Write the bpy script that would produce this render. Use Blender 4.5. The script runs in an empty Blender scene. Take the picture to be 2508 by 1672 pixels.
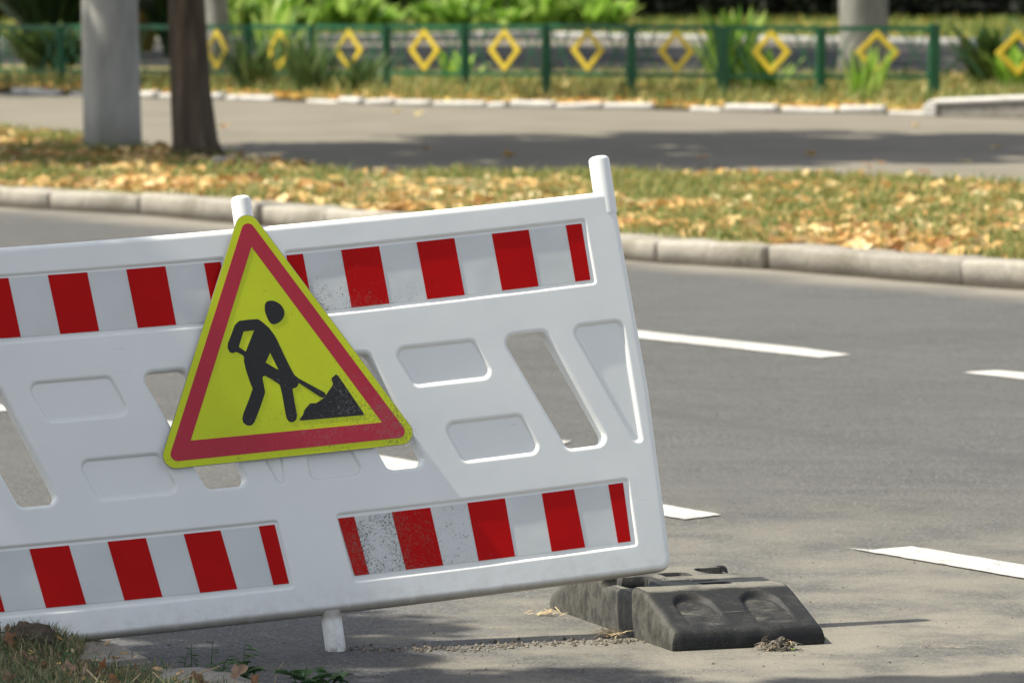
import bpy, bmesh, math, random
from mathutils import Vector, Matrix, geometry, noise as mnoise

S = bpy.context.scene
COL = S.collection
R = math.radians
rnd = random.Random(7)

# ------------------------------------------------------------------ camera
CAM_H = 1.733
cam_d = bpy.data.cameras.new('camera')
cam = bpy.data.objects.new('camera', cam_d)
COL.objects.link(cam)
cam.location = (0, 0, CAM_H)
cam.rotation_euler = (R(90 - 4.4688), 0, 0)
cam_d.sensor_width = 36.0
cam_d.lens = 13000 / 2508 * 36.0
cam_d.clip_start = 0.5
cam_d.clip_end = 2000
cam_d.dof.use_dof = True
cam_d.dof.focus_distance = 12.72
cam_d.dof.aperture_fstop = 8.0
S.camera = cam

# ------------------------------------------------------------------ light
SUN_EL, SUN_AZ = R(55), R(-178)           # azimuth of the direction TO the sun, from +X
sun_vec = Vector((math.cos(SUN_EL) * math.cos(SUN_AZ), math.cos(SUN_EL) * math.sin(SUN_AZ), math.sin(SUN_EL)))
W = bpy.data.worlds.new('World')
S.world = W
W.use_nodes = True
wn = W.node_tree.nodes
wn.clear()
sky = wn.new('ShaderNodeTexSky')
sky.sky_type = 'NISHITA'
sky.sun_disc = False
sky.sun_elevation = SUN_EL
sky.sun_rotation = math.atan2(sun_vec.x, sun_vec.y)
sky.air_density = 0.8
sky.dust_density = 2.0
sky.ozone_density = 1.0
bgn = wn.new('ShaderNodeBackground')
bgn.inputs['Strength'].default_value = 0.125
out = wn.new('ShaderNodeOutputWorld')
hs = wn.new('ShaderNodeHueSaturation')          # thin summer haze: a paler blue
hs.inputs['Saturation'].default_value = 0.42
W.node_tree.links.new(sky.outputs[0], hs.inputs['Color'])
W.node_tree.links.new(hs.outputs[0], bgn.inputs[0])
W.node_tree.links.new(bgn.outputs[0], out.inputs[0])
sd = bpy.data.lights.new('sun', 'SUN')
sd.energy = 4.5
sd.angle = R(0.53)
sd.color = (1.0, 0.94, 0.80)
so = bpy.data.objects.new('sun', sd)
COL.objects.link(so)
so.rotation_euler = (-sun_vec).to_track_quat('-Z', 'Y').to_euler()
so.location = sun_vec * 40
S.view_settings.view_transform = 'Standard'
S.view_settings.look = 'None'
S.view_settings.exposure = 0.74
S.view_settings.gamma = 1.0
S.view_settings.use_curve_mapping = False


# ------------------------------------------------------------------ helpers
def tag(o, label=None, cat=None, group=None, kind=None):
    if label: o['label'] = label
    if cat: o['category'] = cat
    if group: o['group'] = group
    if kind: o['kind'] = kind
    return o


def empty(name, loc=(0, 0, 0), rz=0.0):
    o = bpy.data.objects.new(name, None)
    o.empty_display_size = 0.1
    o.location = loc
    o.rotation_euler = (0, 0, rz)
    COL.objects.link(o)
    return o


def mobj(name, verts, faces, mat, parent=None, smooth=False, normals=None, loc=None):
    me = bpy.data.meshes.new(name)
    me.from_pydata([tuple(v) for v in verts], [], faces)
    me.update()
    if smooth or normals:
        me.shade_smooth()
    if normals:
        me.normals_split_custom_set_from_vertices(normals)
    if mat: me.materials.append(mat)
    o = bpy.data.objects.new(name, me)
    COL.objects.link(o)
    if parent: o.parent = parent
    if loc: o.location = loc
    return o


def bmobj(name, bm, mat, parent=None, smooth=False, loc=None):
    me = bpy.data.meshes.new(name)
    bm.to_mesh(me)
    bm.free()
    if smooth: me.shade_smooth()
    if mat: me.materials.append(mat)
    o = bpy.data.objects.new(name, me)
    COL.objects.link(o)
    if parent: o.parent = parent
    if loc: o.location = loc
    return o


def share(name, src, parent=None):
    o = bpy.data.objects.new(name, src.data)
    COL.objects.link(o)
    if parent: o.parent = parent
    return o


def fbm(x, y, z=0.0, o=3):
    s, a, f = 0.0, 1.0, 1.0
    for _ in range(o):
        s += a * mnoise.noise(Vector((x * f, y * f, z * f + 3.1)))
        a *= 0.5
        f *= 2.03
    return s


# ------------------------------------------------------------------ material helper
class Mt:
    def __init__(self, name, rough=0.6, spec=0.5):
        self.m = bpy.data.materials.new(name)
        self.m.use_nodes = True
        self.t = self.m.node_tree
        self.b = self.t.nodes['Principled BSDF']
        self.b.inputs['Roughness'].default_value = rough
        self.b.inputs['Specular IOR Level'].default_value = spec
        self._c = None

    def new(self, ty, **kw):
        n = self.t.nodes.new(ty)
        for k, v in kw.items(): setattr(n, k, v)
        return n

    def ln(self, a, b):
        self.t.links.new(a, b)

    def put(self, sock, v):
        if hasattr(v, 'is_output') or isinstance(v, bpy.types.NodeSocket):
            self.ln(v, sock)
        else:
            if isinstance(v, (tuple, list)) and len(v) == 3 and sock.type == 'RGBA': v = (*v, 1)
            sock.default_value = v

    def co(self):
        if self._c is None: self._c = self.new('ShaderNodeTexCoord')
        return self._c.outputs['Object']

    def mapping(self, scale=(1, 1, 1), rot=(0, 0, 0), loc=(0, 0, 0), src=None):
        n = self.new('ShaderNodeMapping')
        self.ln(src or self.co(), n.inputs[0])
        n.inputs['Scale'].default_value = scale
        n.inputs['Rotation'].default_value = rot
        n.inputs['Location'].default_value = loc
        return n.outputs[0]

    def noise(self, scale, detail=3, rough=0.55, vec=None, dist=0.0):
        n = self.new('ShaderNodeTexNoise')
        self.ln(vec or self.co(), n.inputs['Vector'])
        n.inputs['Scale'].default_value = scale
        n.inputs['Detail'].default_value = detail
        n.inputs['Roughness'].default_value = rough
        n.inputs['Distortion'].default_value = dist
        return n.outputs['Fac']

    def voro(self, scale, feature='F1', vec=None, out='Distance'):
        n = self.new('ShaderNodeTexVoronoi', feature=feature)
        self.ln(vec or self.co(), n.inputs['Vector'])
        n.inputs['Scale'].default_value = scale
        return n.outputs[out]

    def ramp(self, fac, stops, interp='LINEAR'):
        n = self.new('ShaderNodeValToRGB')
        n.color_ramp.interpolation = interp
        e = n.color_ramp.elements
        while len(e) < len(stops): e.new(0.5)
        for i, (p, c) in enumerate(stops):
            e[i].position = p
            if isinstance(c, (int, float)): c = (c, c, c)
            e[i].color = (*c, 1)
        self.ln(fac, n.inputs[0])
        return n.outputs[0]

    def mix(self, fac, a, b, mode='MIX'):
        n = self.new('ShaderNodeMix', data_type='RGBA', blend_type=mode)
        self.put(n.inputs[0], fac)
        self.put(n.inputs[6], a)
        self.put(n.inputs[7], b)
        return n.outputs[2]

    def math(self, op, a, b=0.0, clamp=False):
        n = self.new('ShaderNodeMath', operation=op, use_clamp=clamp)
        self.put(n.inputs[0], a)
        self.put(n.inputs[1], b)
        return n.outputs[0]

    def rng(self, v, a, b, c=0.0, d=1.0, smooth=True):
        n = self.new('ShaderNodeMapRange', interpolation_type='SMOOTHSTEP' if smooth else 'LINEAR')
        self.put(n.inputs[0], v)
        for i, x in zip((1, 2, 3, 4), (a, b, c, d)): n.inputs[i].default_value = x
        return n.outputs[0]

    def xyz(self, src=None):
        n = self.new('ShaderNodeSeparateXYZ')
        self.ln(src or self.co(), n.inputs[0])
        return n.outputs

    def island(self):
        return self.new('ShaderNodeNewGeometry').outputs['Random Per Island']

    def objrand(self):
        return self.new('ShaderNodeObjectInfo').outputs['Random']

    def normz(self):
        return self.xyz(self.new('ShaderNodeNewGeometry').outputs['Normal'])[2]

    def color(self, v): self.put(self.b.inputs['Base Color'], v); return self

    def rough(self, v): self.put(self.b.inputs['Roughness'], v); return self

    def bump(self, h, strength=0.3, dist=0.01):
        n = self.new('ShaderNodeBump')
        n.inputs['Strength'].default_value = strength
        n.inputs['Distance'].default_value = dist
        self.ln(h, n.inputs['Height'])
        self.ln(n.outputs[0], self.b.inputs['Normal'])
        return self


def translucent(m, amount=0.35):
    """leaf: let part of the light through."""
    t = m.t
    tr = m.new('ShaderNodeBsdfTranslucent')
    src = m.b.inputs['Base Color'].links
    if src:
        t.links.new(src[0].from_socket, tr.inputs[0])
    else:
        tr.inputs[0].default_value = m.b.inputs['Base Color'].default_value
    mx = m.new('ShaderNodeMixShader')
    mx.inputs[0].default_value = amount
    o = [n for n in t.nodes if n.type == 'OUTPUT_MATERIAL'][0]
    t.links.new(m.b.outputs[0], mx.inputs[1])
    t.links.new(tr.outputs[0], mx.inputs[2])
    t.links.new(mx.outputs[0], o.inputs[0])
    return m


MAT = {}

# asphalt road ------------------------------------------------------------
m = Mt('asphalt', 0.85, 0.3)
c = m.co()
big = m.noise(0.55, 3)
mid = m.noise(4.0, 4)
fine = m.noise(130, 2, 0.7)
vor = m.voro(170, out='Color')
vr = m.new('ShaderNodeSeparateColor'); m.ln(vor, vr.inputs[0])
base = m.ramp(m.math('ADD', m.math('MULTIPLY', big, 0.5), m.math('MULTIPLY', mid, 0.5)), [(0.3, (0.076, 0.078, 0.075)), (0.7, (0.106, 0.107, 0.102))])
agg = m.ramp(vr.outputs[0], [(0.0, 0.45), (0.3, 0.85), (0.75, 1.05), (0.92, 1.3), (1.0, 2.2)])
base = m.mix(1.0, base, agg, 'MULTIPLY')
warm = m.ramp(vr.outputs[1], [(0.0, (1, 1, 1)), (0.8, (1, 1, 1)), (0.92, (1.25, 1.02, 0.85)), (1.0, (0.8, 0.9, 1.1))])
base = m.mix(0.8, base, warm, 'MULTIPLY')
# lane-wise wear: dark rubber streaks along the driving direction (unit (.55,-.835))
lane = m.mapping(scale=(1, 1, 1), rot=(0, 0, R(56.6)))
lx = m.xyz(lane)
wob = m.math('MULTIPLY', m.math('SUBTRACT', m.noise(0.35, 2), 0.5), 0.5)
across = m.math('ADD', lx[1], wob)     # distance across the lane
streak_n = m.noise(1.0, 3, vec=m.mapping(scale=(0.25, 6.0, 1), rot=(0, 0, R(56.6))))
sk = m.math('MULTIPLY', m.rng(m.math('ABSOLUTE', m.math('SUBTRACT', across, 10.85)), 0.13, 0.03), m.rng(streak_n, 0.35, 0.6))
sk2 = m.math('MULTIPLY', m.rng(m.math('ABSOLUTE', m.math('SUBTRACT', across, 13.1)), 0.5, 0.1), m.rng(streak_n, 0.3, 0.65))
base = m.mix(m.math('MULTIPLY', sk2, 0.35), base, (0.085, 0.086, 0.082))
kx = m.xyz()
kd = m.math('ADD', m.math('MULTIPLY', kx[0], 0.81), m.math('MULTIPLY', kx[1], 0.586))
kd = m.math('ADD', kd, m.math('MULTIPLY', m.noise(1.3, 4), 0.5))
base = m.mix(m.math('MULTIPLY', m.rng(kd, 16.35, 16.95), 0.75), base, (0.27, 0.245, 0.20))
pt = m.noise(0.8, 4, 0.6, vec=m.mapping(scale=(1, 0.6, 1)))
base = m.mix(m.rng(pt, 0.52, 0.60, 0, 0.3), base, (0.10, 0.10, 0.096))
base = m.mix(m.math('MULTIPLY', sk, 0.6), base, (0.065, 0.066, 0.066))
base = m.mix(m.rng(streak_n, 0.45, 0.7, 0, 0.25), base, (0.12, 0.118, 0.115))
# pale sandy dust along the near road edge
yv = m.xyz()
edge = m.math('SUBTRACT', yv[1], m.math('MULTIPLY', m.noise(0.9, 3), 2.4))
edge = m.math('ADD', edge, m.math('MULTIPLY', yv[0], -0.25))
dust = m.math('MULTIPLY', m.rng(edge, 15.6, 11.2), m.rng(m.noise(2.2, 5, 0.65), 0.32, 0.62))
dust2 = m.math('MULTIPLY', m.math('MULTIPLY', dust, m.rng(fine, 0.25, 0.6, 0.55, 1.0)), m.rng(m.math('ADD', yv[0], m.math('MULTIPLY', m.noise(1.6, 2), 0.5)), -0.45, 0.35, 0.12, 1.0))
base = m.mix(m.math('MULTIPLY', dust2, 0.85), base, (0.25, 0.23, 0.185))
# bare asphalt under the panel's left part, darkened to carry the shade there
bare = m.math('MULTIPLY', m.rng(yv[0], 0.25, -0.35), m.rng(m.noise(2.5, 3, vec=m.mapping(scale=(1, 2.5, 1))), 0.34, 0.52))
bare = m.math('MULTIPLY', bare, m.rng(yv[1], 14.2, 13.2))
base = m.mix(m.math('MULTIPLY', bare, 0.8), base, m.mix(1.0, (0.095, 0.097, 0.102), agg, 'MULTIPLY'))
m.color(base)
m.bump(m.math('ADD', m.math('MULTIPLY', vr.outputs[0], 0.7), fine), 0.55, 0.004)
MAT['asphalt'] = m.m

m = Mt('pavement_asphalt', 0.9, 0.25)
b0 = m.ramp(m.noise(1.2, 5), [(0.3, (0.165, 0.150, 0.118)), (0.7, (0.215, 0.194, 0.154))])
m.color(m.mix(0.5, b0, m.ramp(m.noise(60, 3), [(0.3, 0.75), (0.7, 1.2)]), 'MULTIPLY'))
m.bump(m.noise(90, 3), 0.4, 0.006)
MAT['pavement'] = m.m

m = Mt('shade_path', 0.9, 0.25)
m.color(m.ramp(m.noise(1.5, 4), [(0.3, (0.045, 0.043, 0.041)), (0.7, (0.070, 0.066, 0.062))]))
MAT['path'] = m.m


def paint_mat(name, col, wear, under):
    m = Mt(name, 0.7, 0.4)
    f = m.rng(m.noise(26, 5, 0.7), wear, wear + 0.06)
    g = m.ramp(m.noise(3, 4), [(0.3, 0.82), (0.7, 1.05)])
    m.color(m.mix(f, m.mix(1, col, g, 'MULTIPLY'), under))
    m.bump(m.noise(150, 2), 0.3, 0.003)
    return m.m


MAT['line_paint'] = paint_mat('line_paint', (0.50, 0.49, 0.46), 0.58, (0.2, 0.19, 0.18))
MAT['shaded_paint'] = paint_mat('shaded_whitewash', (0.46, 0.455, 0.44), 0.56, (0.2, 0.19, 0.17))  # greyer white for the far edging: its shade is put into the colour
MAT['kerb_paint'] = paint_mat('kerb_paint', (0.60, 0.585, 0.55), 0.56, (0.33, 0.31, 0.28))

m = Mt('kerb_concrete', 0.9, 0.25)
b0 = m.ramp(m.noise(5, 5), [(0.25, (0.27, 0.248, 0.21)), (0.75, (0.42, 0.39, 0.335))])
tone = m.ramp(m.objrand(), [(0.0, 0.85), (1.0, 1.1)])
b0 = m.mix(1.0, b0, tone, 'MULTIPLY')
b0 = m.mix(m.rng(m.noise(2.6, 5, 0.65), 0.48, 0.68, 0, 0.75), b0, (0.19, 0.175, 0.135))
b0 = m.mix(m.math('MULTIPLY', m.rng(m.xyz()[2], 0.055, 0.0), 0.55), b0, (0.22, 0.19, 0.14))
m.color(m.mix(0.6, b0, m.ramp(m.noise(80, 3), [(0.3, 0.7), (0.7, 1.2)]), 'MULTIPLY'))
m.bump(m.noise(35, 5, 0.65), 0.6, 0.008)
MAT['kerb'] = m.m

m = Mt('near_concrete', 0.9, 0.2)
b0 = m.ramp(m.noise(14, 5), [(0.3, (0.22, 0.205, 0.18)), (0.7, (0.34, 0.32, 0.285))])
m.color(m.mix(0.7, b0, m.ramp(m.noise(220, 3, 0.7), [(0.3, 0.6), (0.7, 1.25)]), 'MULTIPLY'))
m.bump(m.noise(180, 4, 0.7), 0.7, 0.003)
MAT['near_concrete'] = m.m

m = Mt('soil', 0.95, 0.15)
g = m.ramp(m.noise(2.2, 5), [(0.3, (0.30, 0.23, 0.13)), (0.52, (0.24, 0.21, 0.09)), (0.7, (0.16, 0.18, 0.06))])
m.color(m.mix(0.7, g, m.ramp(m.noise(30, 4), [(0.3, 0.55), (0.7, 1.3)]), 'MULTIPLY'))
m.bump(m.noise(25, 4), 0.7, 0.03)
MAT['soil'] = m.m

m = Mt('near_soil', 0.95, 0.15)
g = m.ramp(m.noise(18, 5), [(0.3, (0.07, 0.055, 0.04)), (0.7, (0.16, 0.13, 0.10))])
m.color(m.mix(0.7, g, m.ramp(m.noise(200, 4), [(0.3, 0.5), (0.7, 1.4)]), 'MULTIPLY'))
m.bump(m.noise(160, 5, 0.7), 0.9, 0.008)
MAT['near_soil'] = m.m

m = Mt('lawn', 0.95, 0.15)
m.color(m.ramp(m.noise(1.4, 5), [(0.3, (0.15, 0.14, 0.045)), (0.5, (0.10, 0.125, 0.035)), (0.7, (0.06, 0.10, 0.025))]))
MAT['lawn'] = m.m


def leafmat(name, stops, rough=0.6, tl=0.3, spec=0.3):
    m = Mt(name, rough, spec)
    m.color(m.ramp(m.island(), stops))
    translucent(m, tl)
    return m.m


MAT['litter'] = leafmat('leaf_litter', [(0.0, (0.24, 0.12, 0.045)), (0.15, (0.48, 0.26, 0.09)), (0.4, (0.66, 0.43, 0.16)), (0.7, (0.73, 0.53, 0.24)), (0.9, (0.78, 0.65, 0.38)), (1.0, (0.44, 0.20, 0.07))], 0.7, 0.2)
MAT['yellow_litter'] = leafmat('yellow_leaf_litter', [(0.0, (0.50, 0.22, 0.06)), (0.35, (0.70, 0.42, 0.12)), (0.7, (0.78, 0.56, 0.17)), (1.0, (0.76, 0.58, 0.32))], 0.7, 0.25)
MAT['verge_grass'] = leafmat('verge_grass', [(0.0, (0.38, 0.30, 0.11)), (0.35, (0.28, 0.27, 0.085)), (0.7, (0.17, 0.22, 0.055)), (1.0, (0.09, 0.16, 0.035))], 0.6, 0.3)
MAT['lawn_grass'] = leafmat('lawn_grass', [(0.0, (0.32, 0.27, 0.06)), (0.4, (0.22, 0.25, 0.05)), (0.75, (0.13, 0.20, 0.04)), (1.0, (0.08, 0.15, 0.03))], 0.6, 0.3)
MAT['near_grass'] = leafmat('near_grass', [(0.0, (0.42, 0.36, 0.20)), (0.3, (0.28, 0.25, 0.13)), (0.5, (0.13, 0.18, 0.07)), (1.0, (0.07, 0.13, 0.06))], 0.5, 0.3)
MAT['straw'] = leafmat('straw', [(0.0, (0.42, 0.31, 0.17)), (1.0, (0.60, 0.48, 0.29))], 0.6, 0.2)
MAT['bright_leaf'] = leafmat('bright_green_leaf', [(0.0, (0.06, 0.16, 0.012)), (0.4, (0.24, 0.42, 0.05)), (1.0, (0.46, 0.58, 0.16))], 0.4, 0.45)
MAT['dull_leaf'] = leafmat('grey_green_leaf', [(0.0, (0.05, 0.10, 0.03)), (0.5, (0.09, 0.15, 0.05)), (1.0, (0.16, 0.22, 0.09))], 0.5, 0.35)
MAT['dark_leaf'] = leafmat('dark_green_leaf', [(0.0, (0.02, 0.045, 0.012)), (0.6, (0.045, 0.085, 0.02)), (1.0, (0.08, 0.12, 0.03))], 0.5, 0.3)
MAT['weed_leaf'] = leafmat('weed_leaf', [(0.0, (0.05, 0.11, 0.04)), (0.6, (0.075, 0.15, 0.055)), (1.0, (0.12, 0.2, 0.09))], 0.45, 0.3)
MAT['hedge_leaf'] = leafmat('hedge_leaf', [(0.0, (0.006, 0.009, 0.004)), (1.0, (0.018, 0.024, 0.010))], 0.7, 0.1)  # near-black leaves: the shade of the trees is in their colour
MAT['yellow_bush'] = leafmat('yellowing_leaf', [(0.0, (0.12, 0.10, 0.02)), (0.5, (0.26, 0.20, 0.035)), (1.0, (0.42, 0.27, 0.05))], 0.6, 0.3)
MAT['tree_leaf'] = leafmat('tree_leaf', [(0.0, (0.03, 0.07, 0.015)), (0.7, (0.05, 0.10, 0.022)), (1.0, (0.14, 0.14, 0.03))], 0.55, 0.05)

m = Mt('brown_leaf', 0.65, 0.3)
b0 = m.ramp(m.objrand(), [(0.0, (0.30, 0.13, 0.05)), (0.4, (0.26, 0.17, 0.11)), (0.7, (0.36, 0.25, 0.17)), (1.0, (0.20, 0.09, 0.05))])
m.color(m.mix(0.6, b0, m.ramp(m.noise(60, 4), [(0.3, 0.5), (0.7, 1.3)]), 'MULTIPLY'))
translucent(m, 0.2)
MAT['brown_leaf'] = m.m
m = Mt('yellow_leaf', 0.6, 0.3)
m.color(m.ramp(m.objrand(), [(0.0, (0.60, 0.28, 0.09)), (0.5, (0.66, 0.42, 0.12)), (1.0, (0.68, 0.55, 0.18))]))
translucent(m, 0.2)
MAT['yellow_leaf'] = m.m

m = Mt('bark', 0.9, 0.2)
st = m.noise(1.0, 5, vec=m.mapping(scale=(16, 16, 2.2)))
m.color(m.ramp(st, [(0.3, (0.042, 0.032, 0.023)), (0.6, (0.105, 0.082, 0.058)), (0.8, (0.18, 0.145, 0.105))]))
m.bump(st, 0.9, 0.03)
MAT['bark'] = m.m
m = Mt('grey_bark', 0.9, 0.2)
st = m.noise(1.0, 5, vec=m.mapping(scale=(9, 9, 3)))
m.color(m.ramp(st, [(0.3, (0.13, 0.135, 0.12)), (0.7, (0.24, 0.24, 0.22))]))
m.bump(st, 0.6, 0.02)
MAT['grey_bark'] = m.m
m = Mt('pole_concrete', 0.85, 0.3)
st = m.noise(1.0, 5, vec=m.mapping(scale=(5, 5, 1.6)))
m.color(m.ramp(st, [(0.3, (0.25, 0.26, 0.24)), (0.5, (0.36, 0.36, 0.335)), (0.8, (0.48, 0.47, 0.43))]))
m.bump(m.noise(40, 4), 0.4, 0.008)
MAT['pole'] = m.m

m = Mt('green_paint', 0.45, 0.5)
m.color(m.ramp(m.noise(6, 3), [(0.3, (0.004, 0.072, 0.027)), (0.7, (0.007, 0.112, 0.043))]))
MAT['green'] = m.m
m = Mt('yellow_paint', 0.45, 0.5)
m.color(m.ramp(m.noise(8, 3), [(0.3, (0.58, 0.42, 0.02)), (0.7, (0.70, 0.53, 0.035))]))
MAT['yellow'] = m.m

# barrier plastic ----------------------------------------------------------
m = Mt('white_plastic', 0.36, 0.45)
co = m.xyz()
g1 = m.ramp(m.noise(3.0, 3), [(0.35, (0.80, 0.825, 0.805)), (0.65, (0.845, 0.865, 0.845))])
grime = m.math('MULTIPLY', m.rng(co[1], 0.10, -0.04), m.rng(m.noise(24, 5, 0.7), 0.40, 0.72))
g1 = m.mix(m.math('MULTIPLY', grime, 0.45), g1, (0.42, 0.37, 0.29))
rim_shade_dirt = m.math('MULTIPLY', m.math('MULTIPLY', m.rng(co[1], 0.016, 0.0), m.rng(co[1], -0.03, -0.012)), m.rng(m.noise(20, 4), 0.2, 0.5, 0.55, 1.0))  # brown strip along the bottom rim: its shade painted in with splash dirt
tip_d = m.math('MULTIPLY', m.rng(co[1], -0.078, -0.102), m.rng(m.noise(60, 4), 0.3, 0.6))
g1 = m.mix(m.math('MULTIPLY', m.math('MAXIMUM', rim_shade_dirt, tip_d), 0.75), g1, (0.24, 0.21, 0.16))
scf = m.rng(m.noise(1.0, 3, 0.6, vec=m.mapping(scale=(14, 160, 1), rot=(0, 0, 0.35))), 0.67, 0.72)
scf = m.math('MULTIPLY', scf, m.rng(m.noise(3.5, 2), 0.5, 0.62))
g1 = m.mix(m.math('MULTIPLY', scf, 0.35), g1, (0.35, 0.34, 0.31))
spk = m.rng(m.noise(170, 2, 0.6), 0.70, 0.78)
spk = m.math('MULTIPLY', spk, m.rng(m.noise(5, 3), 0.5, 0.7))
g1 = m.mix(m.math('MULTIPLY', spk, 0.5), g1, (0.3, 0.26, 0.2))
m.color(g1)
m.rough(m.ramp(m.noise(7, 4), [(0.3, 0.30), (0.7, 0.46)]))
m.bump(m.noise(9, 2), 0.12, 0.006)
m.b.inputs['Subsurface Weight'].default_value = 0.12
m.b.inputs['Subsurface Radius'].default_value = (0.02, 0.02, 0.02)
m.b.inputs['Subsurface Scale'].default_value = 0.3
MAT['plastic'] = m.m


def tape_mat(name, col, speck):
    m = Mt(name, 0.5, 0.12)
    co = m.xyz()
    # dirt specks gather towards the panel's middle, on its right half
    side = m.rng(co[0], 0.66, 0.24, 0.0, 1.0)
    right = m.rng(co[0], 0.08, 0.12)
    low = m.rng(co[1], 0.84, 0.72, 0.25, 1.0)
    mask = m.math('MULTIPLY', m.math('MULTIPLY', side, right), low)
    mask = m.math('ADD', mask, 0.06)
    mask = m.math('MULTIPLY', mask, m.rng(m.noise(11, 3), 0.3, 0.6, 0.5, 1.2))
    sp = m.noise(190, 3, 0.6, dist=1.5)
    thr = m.math('SUBTRACT', 0.70, m.math('MULTIPLY', mask, 0.165))
    f = m.math('MULTIPLY', m.math('SUBTRACT', sp, thr), 14.0, clamp=True)
    cc = m.mix(1.0, col, m.ramp(m.noise(6, 3), [(0.3, 0.92), (0.7, 1.05)]), 'MULTIPLY')
    # retro-reflective weave: fine diagonal rows
    wv = m.new('ShaderNodeTexWave', wave_type='BANDS', bands_direction='DIAGONAL')
    m.ln(m.co(), wv.inputs['Vector'])
    wv.inputs['Scale'].default_value = 90
    wv.inputs['Distortion'].default_value = 0.6
    cc = m.mix(0.16, cc, m.ramp(wv.outputs['Fac'], [(0.2, 0.75), (0.8, 1.15)]), 'MULTIPLY')
    m.color(m.mix(m.math('MULTIPLY', f, 0.85), cc, speck))
    m.rough(m.mix(f, (0.38, 0.38, 0.38), (0.8, 0.8, 0.8)))
    m.bump(m.math('ADD', m.math('MULTIPLY', m.noise(8, 2), 3.0), f), 0.25, 0.002)
    return m.m


MAT['tape_white'] = tape_mat('tape_white', (0.68, 0.71, 0.70), (0.12, 0.115, 0.10))
MAT['tape_red'] = tape_mat('tape_red', (0.50, 0.002, 0.002), (0.28, 0.10, 0.08))


def sign_mat(name, col, speck, r=0.45):
    m = Mt(name, r, 0.4)
    co = m.xyz()
    d = m.math('ADD', m.rng(co[0], -0.02, 0.34), m.rng(co[1], 0.70, 0.40))
    mask = m.math('MULTIPLY', d, m.rng(m.noise(10, 3), 0.32, 0.62, 0.35, 1.0))
    sp = m.noise(175, 3, 0.62, dist=1.2)
    f = m.math('MULTIPLY', m.math('SUBTRACT', sp, m.math('SUBTRACT', 0.685, m.math('MULTIPLY', mask, 0.10))), 12.0, clamp=True)
    cc = m.mix(1.0, col, m.ramp(m.noise(5, 4), [(0.3, 0.93), (0.7, 1.05)]), 'MULTIPLY')
    m.color(m.mix(m.math('MULTIPLY', f, 0.7), cc, speck))
    m.bump(m.noise(6, 2), 0.08, 0.004)
    return m.m


MAT['sign_yellow'] = sign_mat('sign_yellow', (0.60, 0.69, 0.010), (0.20, 0.21, 0.05))
MAT['sign_red'] = sign_mat('sign_red', (0.46, 0.018, 0.042), (0.28, 0.12, 0.12))
MAT['sign_black'] = sign_mat('sign_black', (0.013, 0.013, 0.013), (0.16, 0.155, 0.14))
m = Mt('sign_metal', 0.5, 0.5)
m.color((0.25, 0.25, 0.25))
MAT['metal'] = m.m

# rubber foot ----------------------------------------------------------------
m = Mt('black_rubber', 0.75, 0.35)
nz = m.normz()
zz = m.xyz()
d1 = m.math('MULTIPLY', m.math('MULTIPLY', m.rng(nz, 0.955, 0.998), m.rng(m.noise(9, 4), 0.20, 0.55)), m.rng(m.noise(150, 4, 0.7), 0.25, 0.6, 0.45, 1.0))
d2 = m.math('MULTIPLY', m.rng(zz[0], -0.165, -0.20), m.rng(m.noise(1.0, 5, 0.7, vec=m.mapping(scale=(34, 34, 26))), 0.25, 0.70))
d3 = m.math('MULTIPLY', m.rng(m.noise(16, 5, 0.7), 0.45, 0.75), 0.35)
dd = m.math('MAXIMUM', m.math('MAXIMUM', m.math('MULTIPLY', d1, 0.85), m.math('MULTIPLY', d2, 0.40)), m.math('MULTIPLY', d3, .38))
cc = m.mix(dd, (0.013, 0.0135, 0.014), (0.215, 0.205, 0.17))
sp = m.rng(m.noise(260, 2), 0.68, 0.74)
cc = m.mix(m.math('MULTIPLY', sp, 0.5), cc, (0.3, 0.28, 0.24))
m.color(cc)
m.rough(m.mix(dd, (0.62, 0.62, 0.62), (0.95, 0.95, 0.95)))
m.bump(m.noise(120, 4, 0.65), 0.35, 0.003)
MAT['rubber'] = m.m

m = Mt('dry_mud', 0.95, 0.15)
m.color(m.ramp(m.island(), [(0.0, (0.08, 0.07, 0.055)), (0.6, (0.17, 0.15, 0.12)), (1.0, (0.25, 0.22, 0.175))]))
MAT['mud'] = m.m
m = Mt('dark_wall', 0.95, 0.1)  # near-black: tree shade is put into the wall colour
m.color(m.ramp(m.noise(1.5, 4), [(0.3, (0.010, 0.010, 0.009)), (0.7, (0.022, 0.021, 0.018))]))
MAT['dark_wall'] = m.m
m = Mt('wall_cap', 0.95, 0.1)
m.color(m.ramp(m.noise(1.5, 4), [(0.3, (0.06, 0.06, 0.06)), (0.7, (0.10, 0.10, 0.098))]))
MAT['wall_cap'] = m.m


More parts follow.
